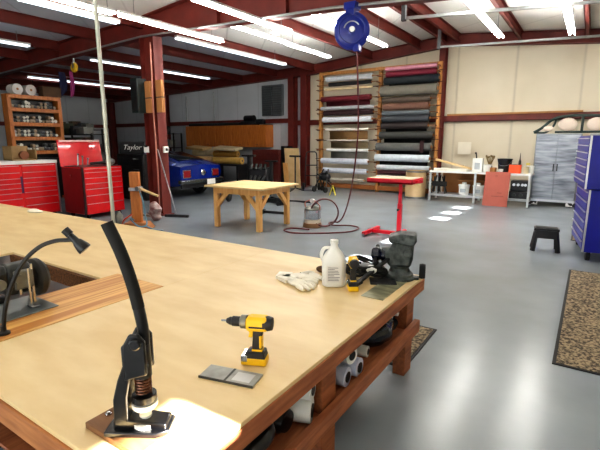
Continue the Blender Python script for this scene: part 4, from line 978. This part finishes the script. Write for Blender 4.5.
put(MB().box(-.13, .13, -.1, .1, 0, .36), 'body', white_pl, t, bevel=.015); put(MB().cyl((-.05, 0, .36), (-.07, 0, .5), .018).ball((-.08, 0, .5), (.03, .02, .025)), 'spout', dark_pl, t)
put(MB().box(-.07, .07, -.102, -.1, .06, .24), 'paper_label', mat('grey label', (170, 176, 180), .5), t)
t = thing('black_bucket', 'black bucket with wire handle on the workbench', 'bucket', (-1.9, 12.75, bt))
put(MB().lathe([(.14, 0), (.18, .34), (.19, .34), (.19, .36), (.16, .36), (.13, .02), (.001, .02)]), 'pail', black, t); put(MB().tube(arc([(-.18, -.02, .33), (-.1, -.17, .2), (.1, -.17, .2), (.18, -.02, .33)], 5), .006, 6), 'wire_handle', steel, t)
t = thing('orange_bin', 'orange bin with brushes on the right of the workbench', 'bin', (-1.62, 12.62, bt))
put(MB().box(-.14, .14, -.12, .12, 0, .22), 'tub', mat('orange plastic', (226, 82, 36), .4), t, bevel=.01); put(MB().box(-.12, .12, -.1, .1, .2, .222), 'contents', dark_pl, t)
put(MB().lathe([(.03, .2), (.03, .3), (.012, .36), (.004, .52), (.001, .52)], (.09, .02, 0), seg=12), 'nozzle', dark_pl, t)
for (x, y, w, h, m, lab) in ((-2.3, 12.6, .2, .2, white_pl, 'white tub between the pump can and the black bucket'), (-2.14, 12.55, .16, .13, card, 'small tan box before the black bucket'), (-1.36, 12.6, .12, .17, mat('cream tub', (220, 206, 170), .5), 'cream tub right of the orange bin'), (-1.24, 12.7, .1, .2, white_pl, 'narrow white bottle at the right end of the workbench'), (-1.95, 12.5, .12, .1, white_pl, 'small white jar in front of the black bucket')):
    tag(put(MB().lathe([(w*.45, 0), (w*.5, .02), (w*.5, h*.8), (w*.54, h*.82), (w*.54, h), (.001, h)]), 'tub', m, loc=(x, y, bt)), lab, 'tub')
t = thing('potted_brushes', 'brown brush bundle standing behind the white tub on the workbench', 'brushes', (-2.3, 12.9, bt))
put(MB().lathe([(.06, 0), (.07, .15), (.001, .15)]), 'cup', dark_pl, t)
mb = MB()
for k in range(7): mb.cyl((0, 0, .12), (.1*math.cos(k), .06*math.sin(k), .38+.03*math.sin(k*3)), .012, seg=6).ball((.1*math.cos(k), .06*math.sin(k), .4+.03*math.sin(k*3)), (.025, .02, .035), 8, 6)
put(mb, 'brush', mat('brush brown', (120, 100, 60), .8), t)
t = thing('yellow_sprayer', 'yellow topped spray bottle near the right end of the workbench', 'spray bottle', (-1.34, 12.85, bt))
put(MB().lathe([(.05, 0), (.055, .15), (.02, .2), (.001, .2)]), 'bottle', white_pl, t); put(MB().box(-.06, .03, -.015, .015, .2, .26), 'trigger_head', mat('pale yellow', (228, 210, 110), .5), t, bevel=.006)
tag(put(MB().box(-.19, .19, -.004, 0, 0, .36), 'paper_sheet', mat('white paper', (232, 226, 208), .7, var=.02), loc=(-3.22, 13.86, 1.28)), 'white paper sheet taped on the cream wall over the workbench', 'paper')
tag(put(MB().box(-.62, .62, -.012, .012, 0, .6), 'brown_board', tan_board, loc=(-2.95, 13.02, .2)), 'brown board standing at the back of the workbench shelf', 'board')
pail_w = mat('white pail', (230, 230, 226), .4, var=.03)
p0 = thing('white_pail', 'white lidded pail first from the left on the workbench shelf', 'pail', (-2.88, 12.68, .2), 0, 'white pails on the workbench shelf')
put(MB().lathe([(.13, 0), (.145, .24), (.001, .24)]), 'body', pail_w, p0); put(MB().lathe([(.155, .24), (.155, .275), (.14, .28), (.001, .28)]), 'lid', pail_w, p0)
put(MB().lathe([(.06, .28), (.06, .34), (.001, .34)]), 'top_jar', white_pl, p0); put(MB().box(-.07, .07, -.149, -.13, .07, .17), 'paper_label', MATS['grey label'], p0)
dup(p0, (-2.5, 12.68, .2), 'white lidded pail second from the left on the workbench shelf')
dup(p0, (-2.18, 12.72, .2), 'white lidded pail half hidden by the red brown panel')
tag(put(MB().box(-.4, .4, -.15, .15, 0, .03), 'tan_slat', tan_board, loc=(-2.68, 12.85, .57)), 'tan slat lying across the white pails', 'slat')
t = thing('camp_chair', 'folded black chair frame at the left end of the workbench shelf', 'chair', (-3.55, 12.6, .2))
mb = MB()
for x in (-.18, 0, .18): mb.cyl((x, -.08, 0), (x*.6, .1, .5), .02, seg=8).cyl((x*.6, -.1, .48), (x, .12, .02), .02, seg=8)
put(mb, 'frame', black, t); put(MB().box(-.2, .2, -.04, .05, .2, .34), 'seat', black_rub, t, bevel=.01)
t = thing('stereo', 'black stereo with round pale dials on the right of the workbench shelf', 'stereo', (-1.48, 12.66, .2))
put(MB().box(-.22, .22, -.18, .2, 0, .18), 'amplifier', black, t, bevel=.01); put(MB().box(-.2, .2, -.16, .2, .2, .46), 'speaker', black, t, bevel=.01)
mb = MB()
for x in (-.12, -.02, .08, .15): mb.cyl((x, -.185, .36), (x, -.16, .36), .035)
put(mb, 'dial', alu, t); put(MB().cyl((-.1, -.2, .09), (-.1, -.18, .09), .05).cyl((.06, -.2, .09), (.06, -.18, .09), .05), 'speaker_cone', gm, t)
t = thing('hardboard_panel', 'red brown hardboard panel leaning on the front of the workbench', 'panel', (-1.98, 12.18, 0))
pan = MB().box(-.3, .3, -.008, .008, 0, .9).rot(-.19, 'X')
put(pan, 'sheet', mat('red brown hardboard', (160, 84, 70), .65, var=.06), t)
mb = MB()
for (x, z, w) in ((.1, .34, .14), (.05, .25, .3), (-.02, .78, .06)):
    n = int(w/.03)
    for k in range(n): mb.box(x-w/2+k*.03, x-w/2+k*.03+.02, -.011, -.0085, z, z+.022)
put(mb.rot(-.19, 'X'), 'faint_print', mat('faded print', (112, 52, 46), .7), t)
# board lying on the girt
tag(put(MB().box(-1.9, 1.6, -.07, .07, 0, .05), 'timber_board', mat('tan batten', (170, 122, 70), .6), loc=(-1.9, 13.93, 2.42)), 'long tan board lying on the red wall girt', 'board')

# ------------------------------------------------------------------ steel cabinet, locker, seat frame
brushed = mat('brushed tread steel with reflection streaks', (104, 108, 116), .32, .6, rgb2=(176, 180, 186), scale=1.6, stretch=(1, 1, 7), bump=.3)  # horizontal streaks paint reflections into the brushed steel
t = thing('steel_cabinet', 'tall two door brushed steel cabinet on casters by the workbench', 'cabinet', (-.74, 12.95, 0))
put(MB().box(-.5, .5, 0, .55, .12, 1.86), 'carcass', mat('grey cabinet steel', (140, 144, 148), .4, .6), t, bevel=.006)
for s in (-1, 1):
    d = put(MB().box(min(s*.005, s*.475), max(s*.005, s*.475), -.025, 0, .18, 1.82), 'door', brushed, t, bevel=.004)
    put(MB().box(s*.04-.012, s*.04+.012, -.05, -.025, .92, 1.1), 'handle', dark_pl, d, bevel=.004)
put(MB().box(-.5, .5, -.02, .0, .12, .18), 'plinth', alu, t)
stripe = mat('hazard stripes', (20, 20, 20), .5, rgb2=(230, 230, 230), scale=9, thr=(.49, .51))
for x in (-.42, .42):
    for y in (.06, .48): put(MB().cyl((x-.03, y, .06), (x+.03, y, .06), .06), 'caster', black_rub, t)
    put(MB().box(x-.1, x+.1, -.03, -.01, .03, .12), 'caster_guard', stripe, t)
t = thing('steel_locker', 'grey steel locker between the two door cabinet and the blue chest', 'locker', (.3, 13.0, 0))
put(MB().box(-.38, .38, 0, .5, .1, 1.86), 'carcass', mat('locker grey', (164, 168, 172), .4, .5), t, bevel=.006)
put(MB().box(-.35, .35, -.022, 0, .15, 1.82), 'door', brushed, t, bevel=.004); put(MB().box(-.3, -.27, -.045, -.02, .9, 1.1), 'handle', dark_pl, t)
for x in (-.3, .3): put(MB().cyl((x-.02, .1, .05), (x+.02, .1, .05), .05), 'caster', black_rub, t)
gf = mat('dark green frame', (40, 58, 54), .5)
t = thing('seat_frame', 'dark green tubular seat frame with two pale pads on top of the steel cabinet', 'seat frame', (-.05, 13.2, 1.87))
mb = MB().tube(arc([(-1.28, 0, .02), (-1.1, 0, .14), (-.85, 0, .36), (-.5, 0, .43), (.1, 0, .42), (.6, 0, .38)], 6), .035, 10).tube(arc([(-1.28, .02, .02), (-1.0, .02, .03), (-.84, .02, .2), (-.8, .02, .36)], 5), .026, 8).tube([(-.8, 0, .03), (-.2, 0, .03), (.6, 0, .03)], .028, 8).tube([(-.22, 0, .03), (-.22, 0, .42)], .03, 8)
put(mb, 'tube_frame', gf, t)
pad = mat('pale foam pad', (226, 210, 196), .8, var=.05)
for x in (-.53, .08): put(MB().ball((x, -.04, .22), (.21, .06, .16), 24, 12), 'pad', pad, t)
put(MB().ball((-.95, -.02, .12), (.12, .05, .07)), 'small_pad', pad, t)

# ------------------------------------------------------------------ blue roller chest, stool, mats
t = thing('tool_chest', 'tall blue roller tool chest with silver drawer pulls at the right edge', 'tool chest', (.04, 7.2, 0), .13)
put(MB().box(0, .65, 0, 1.3, .14, 1.02), 'body', blue_en, t, bevel=.006)
put(MB().box(-.06, .6, .0, 1.26, 1.03, 1.76), 'upper_chest', blue_en, t, bevel=.006)
put(MB().box(-.012, .01, -.008, .03, .14, 1.02).box(-.072, -.05, -.008, .03, 1.03, 1.76), 'corner_trim', alu, t)
def ldraw(x, z0, z1, n):
    for k in range(n):
        a, c = z0+(z1-z0)*k/n, z0+(z1-z0)*(k+1)/n
        d = put(MB().box(x-.018, x, .04, 1.24, a+.006, c-.006), 'drawer', blue_en, t, bevel=.003); put(MB().box(x-.036, x-.016, .05, 1.23, c-.026, c-.012), 'pull', alu, d, bevel=.002)
ldraw(0, .16, 1.0, 6); ldraw(-.06, 1.05, 1.74, 7)
for y in (.12, 1.18):
    for x in (.08, .56):
        c_ = put(MB().cyl((x-.025, y, .07), (x+.025, y, .07), .07), 'caster', black_rub, t); put(MB().box(x-.04, x+.04, y-.04, y+.04, .11, .145), 'fork', steel, c_)
t = thing('step_stool', 'black plastic step stool alone on the grey floor', 'stool', (-.46, 7.66, 0), .12); t.scale = (.86, .86, .95)
put(MB().prism([(-.2, -.14), (.2, -.14), (.2, .14), (-.2, .14)], 'z', .34, .38), 'seat', dark_pl, t, bevel=.012)
for sx in (-1, 1):
    for sy in (-1, 1): put(MB().tube([(sx*.2, sy*.16, 0), (sx*.155, sy*.115, .35)], [.045, .036], 4), 'leg', dark_pl, t, bevel=.006, ang=20)
put(MB().prism([(-.19, .22), (.19, .22), (.165, .35), (-.165, .35)], 'y', -.15, -.13), 'skirt', dark_pl, t)
put(MB().prism([(-.19, .22), (.19, .22), (.165, .35), (-.165, .35)], 'y', .13, .15), 'skirt', dark_pl, t)
put(MB().prism([(-.15, .22), (.15, .22), (.12, .35), (-.12, .35)], 'x', -.19, -.17), 'end_skirt', dark_pl, t)
put(MB().prism([(-.15, .22), (.15, .22), (.12, .35), (-.12, .35)], 'x', .17, .19), 'end_skirt', dark_pl, t)
put(MB().box(-.17, .17, -.11, .11, .38, .386), 'tread_pad', black_rub, t)
rubm = mat('speckled rubber mat', (66, 56, 44), .9, rgb2=(158, 140, 112), scale=44, thr=(.42, .58), bump=.4)
def fmat(x0, x1, y0, y1, lab):
    t = thing('floor_mat', lab, 'mat', ((x0+x1)/2, (y0+y1)/2, 0)); hx, hy = (x1-x0)/2, (y1-y0)/2
    put(MB().box(-hx, hx, -hy, hy, 0.001, .012), 'pile', rubm, t); e = .025
    put(MB().box(-hx-e, -hx, -hy-e, hy+e, .001, .009).box(hx, hx+e, -hy-e, hy+e, .001, .009).box(-hx, hx, -hy-e, -hy, .001, .009).box(-hx, hx, hy, hy+e, .001, .009), 'border', black_rub, t)
fmat(-.06, .85, 3.68, 6.6, 'speckled tan rubber floor mat nearest on the right, before the blue chest')
fmat(-.12, .7, 8.7, 11.4, 'speckled tan rubber floor mat behind the blue chest')
fmat(-1.9, -1.03, 2.98, 3.75, 'speckled tan floor mat peeking out past the far table leg')

# ------------------------------------------------------------------ light from outside
w = bpy.data.worlds.new('sky'); bpy.context.scene.world = w; w.use_nodes = True
nt = w.node_tree; bg = nt.nodes['Background']
sk = nt.nodes.new('ShaderNodeTexSky'); sk.sky_type = 'HOSEK_WILKIE'
sk.sun_direction = (.9, -.1, .43); sk.turbidity = 3
nt.links.new(sk.outputs[0], bg.inputs['Color']); bg.inputs['Strength'].default_value = 1.0
s = bpy.data.lights.new('sun', 'SUN'); s.energy = 130; s.angle = .009; s.color = (1, .96, .9)
so = bpy.data.objects.new('sun', s); C.objects.link(so)
d = Vector((-1, -.03, -.452)); so.rotation_euler = d.to_track_quat('-Z', 'Y').to_euler()
# daylight through the open bay door behind the viewer
a = bpy.data.lights.new('bay door daylight', 'AREA'); a.shape = 'RECTANGLE'; a.size = 8; a.size_y = 3.3; a.energy = 190; a.color = (.86, .93, 1)
ao = bpy.data.objects.new('bay door daylight', a); C.objects.link(ao); ao.location = (-2.5, YF-.4, 1.8); ao.rotation_euler = (PI/2, 0, 0)

# ------------------------------------------------------------------ camera
cam = bpy.data.cameras.new('camera'); co = bpy.data.objects.new('camera', cam); C.objects.link(co)
cam.sensor_fit = 'HORIZONTAL'; cam.sensor_width = 36; cam.lens = 36*435/600; cam.clip_start = .05
co.location = (0, 0, 1.7)
co.rotation_euler = (PI/2-math.radians(11.06), 0, math.radians(33.5))
sc = bpy.context.scene; sc.camera = co
sc.view_settings.view_transform = 'Standard'
try: sc.view_settings.look = 'Medium High Contrast'
except Exception: pass
sc.view_settings.exposure = 0.0
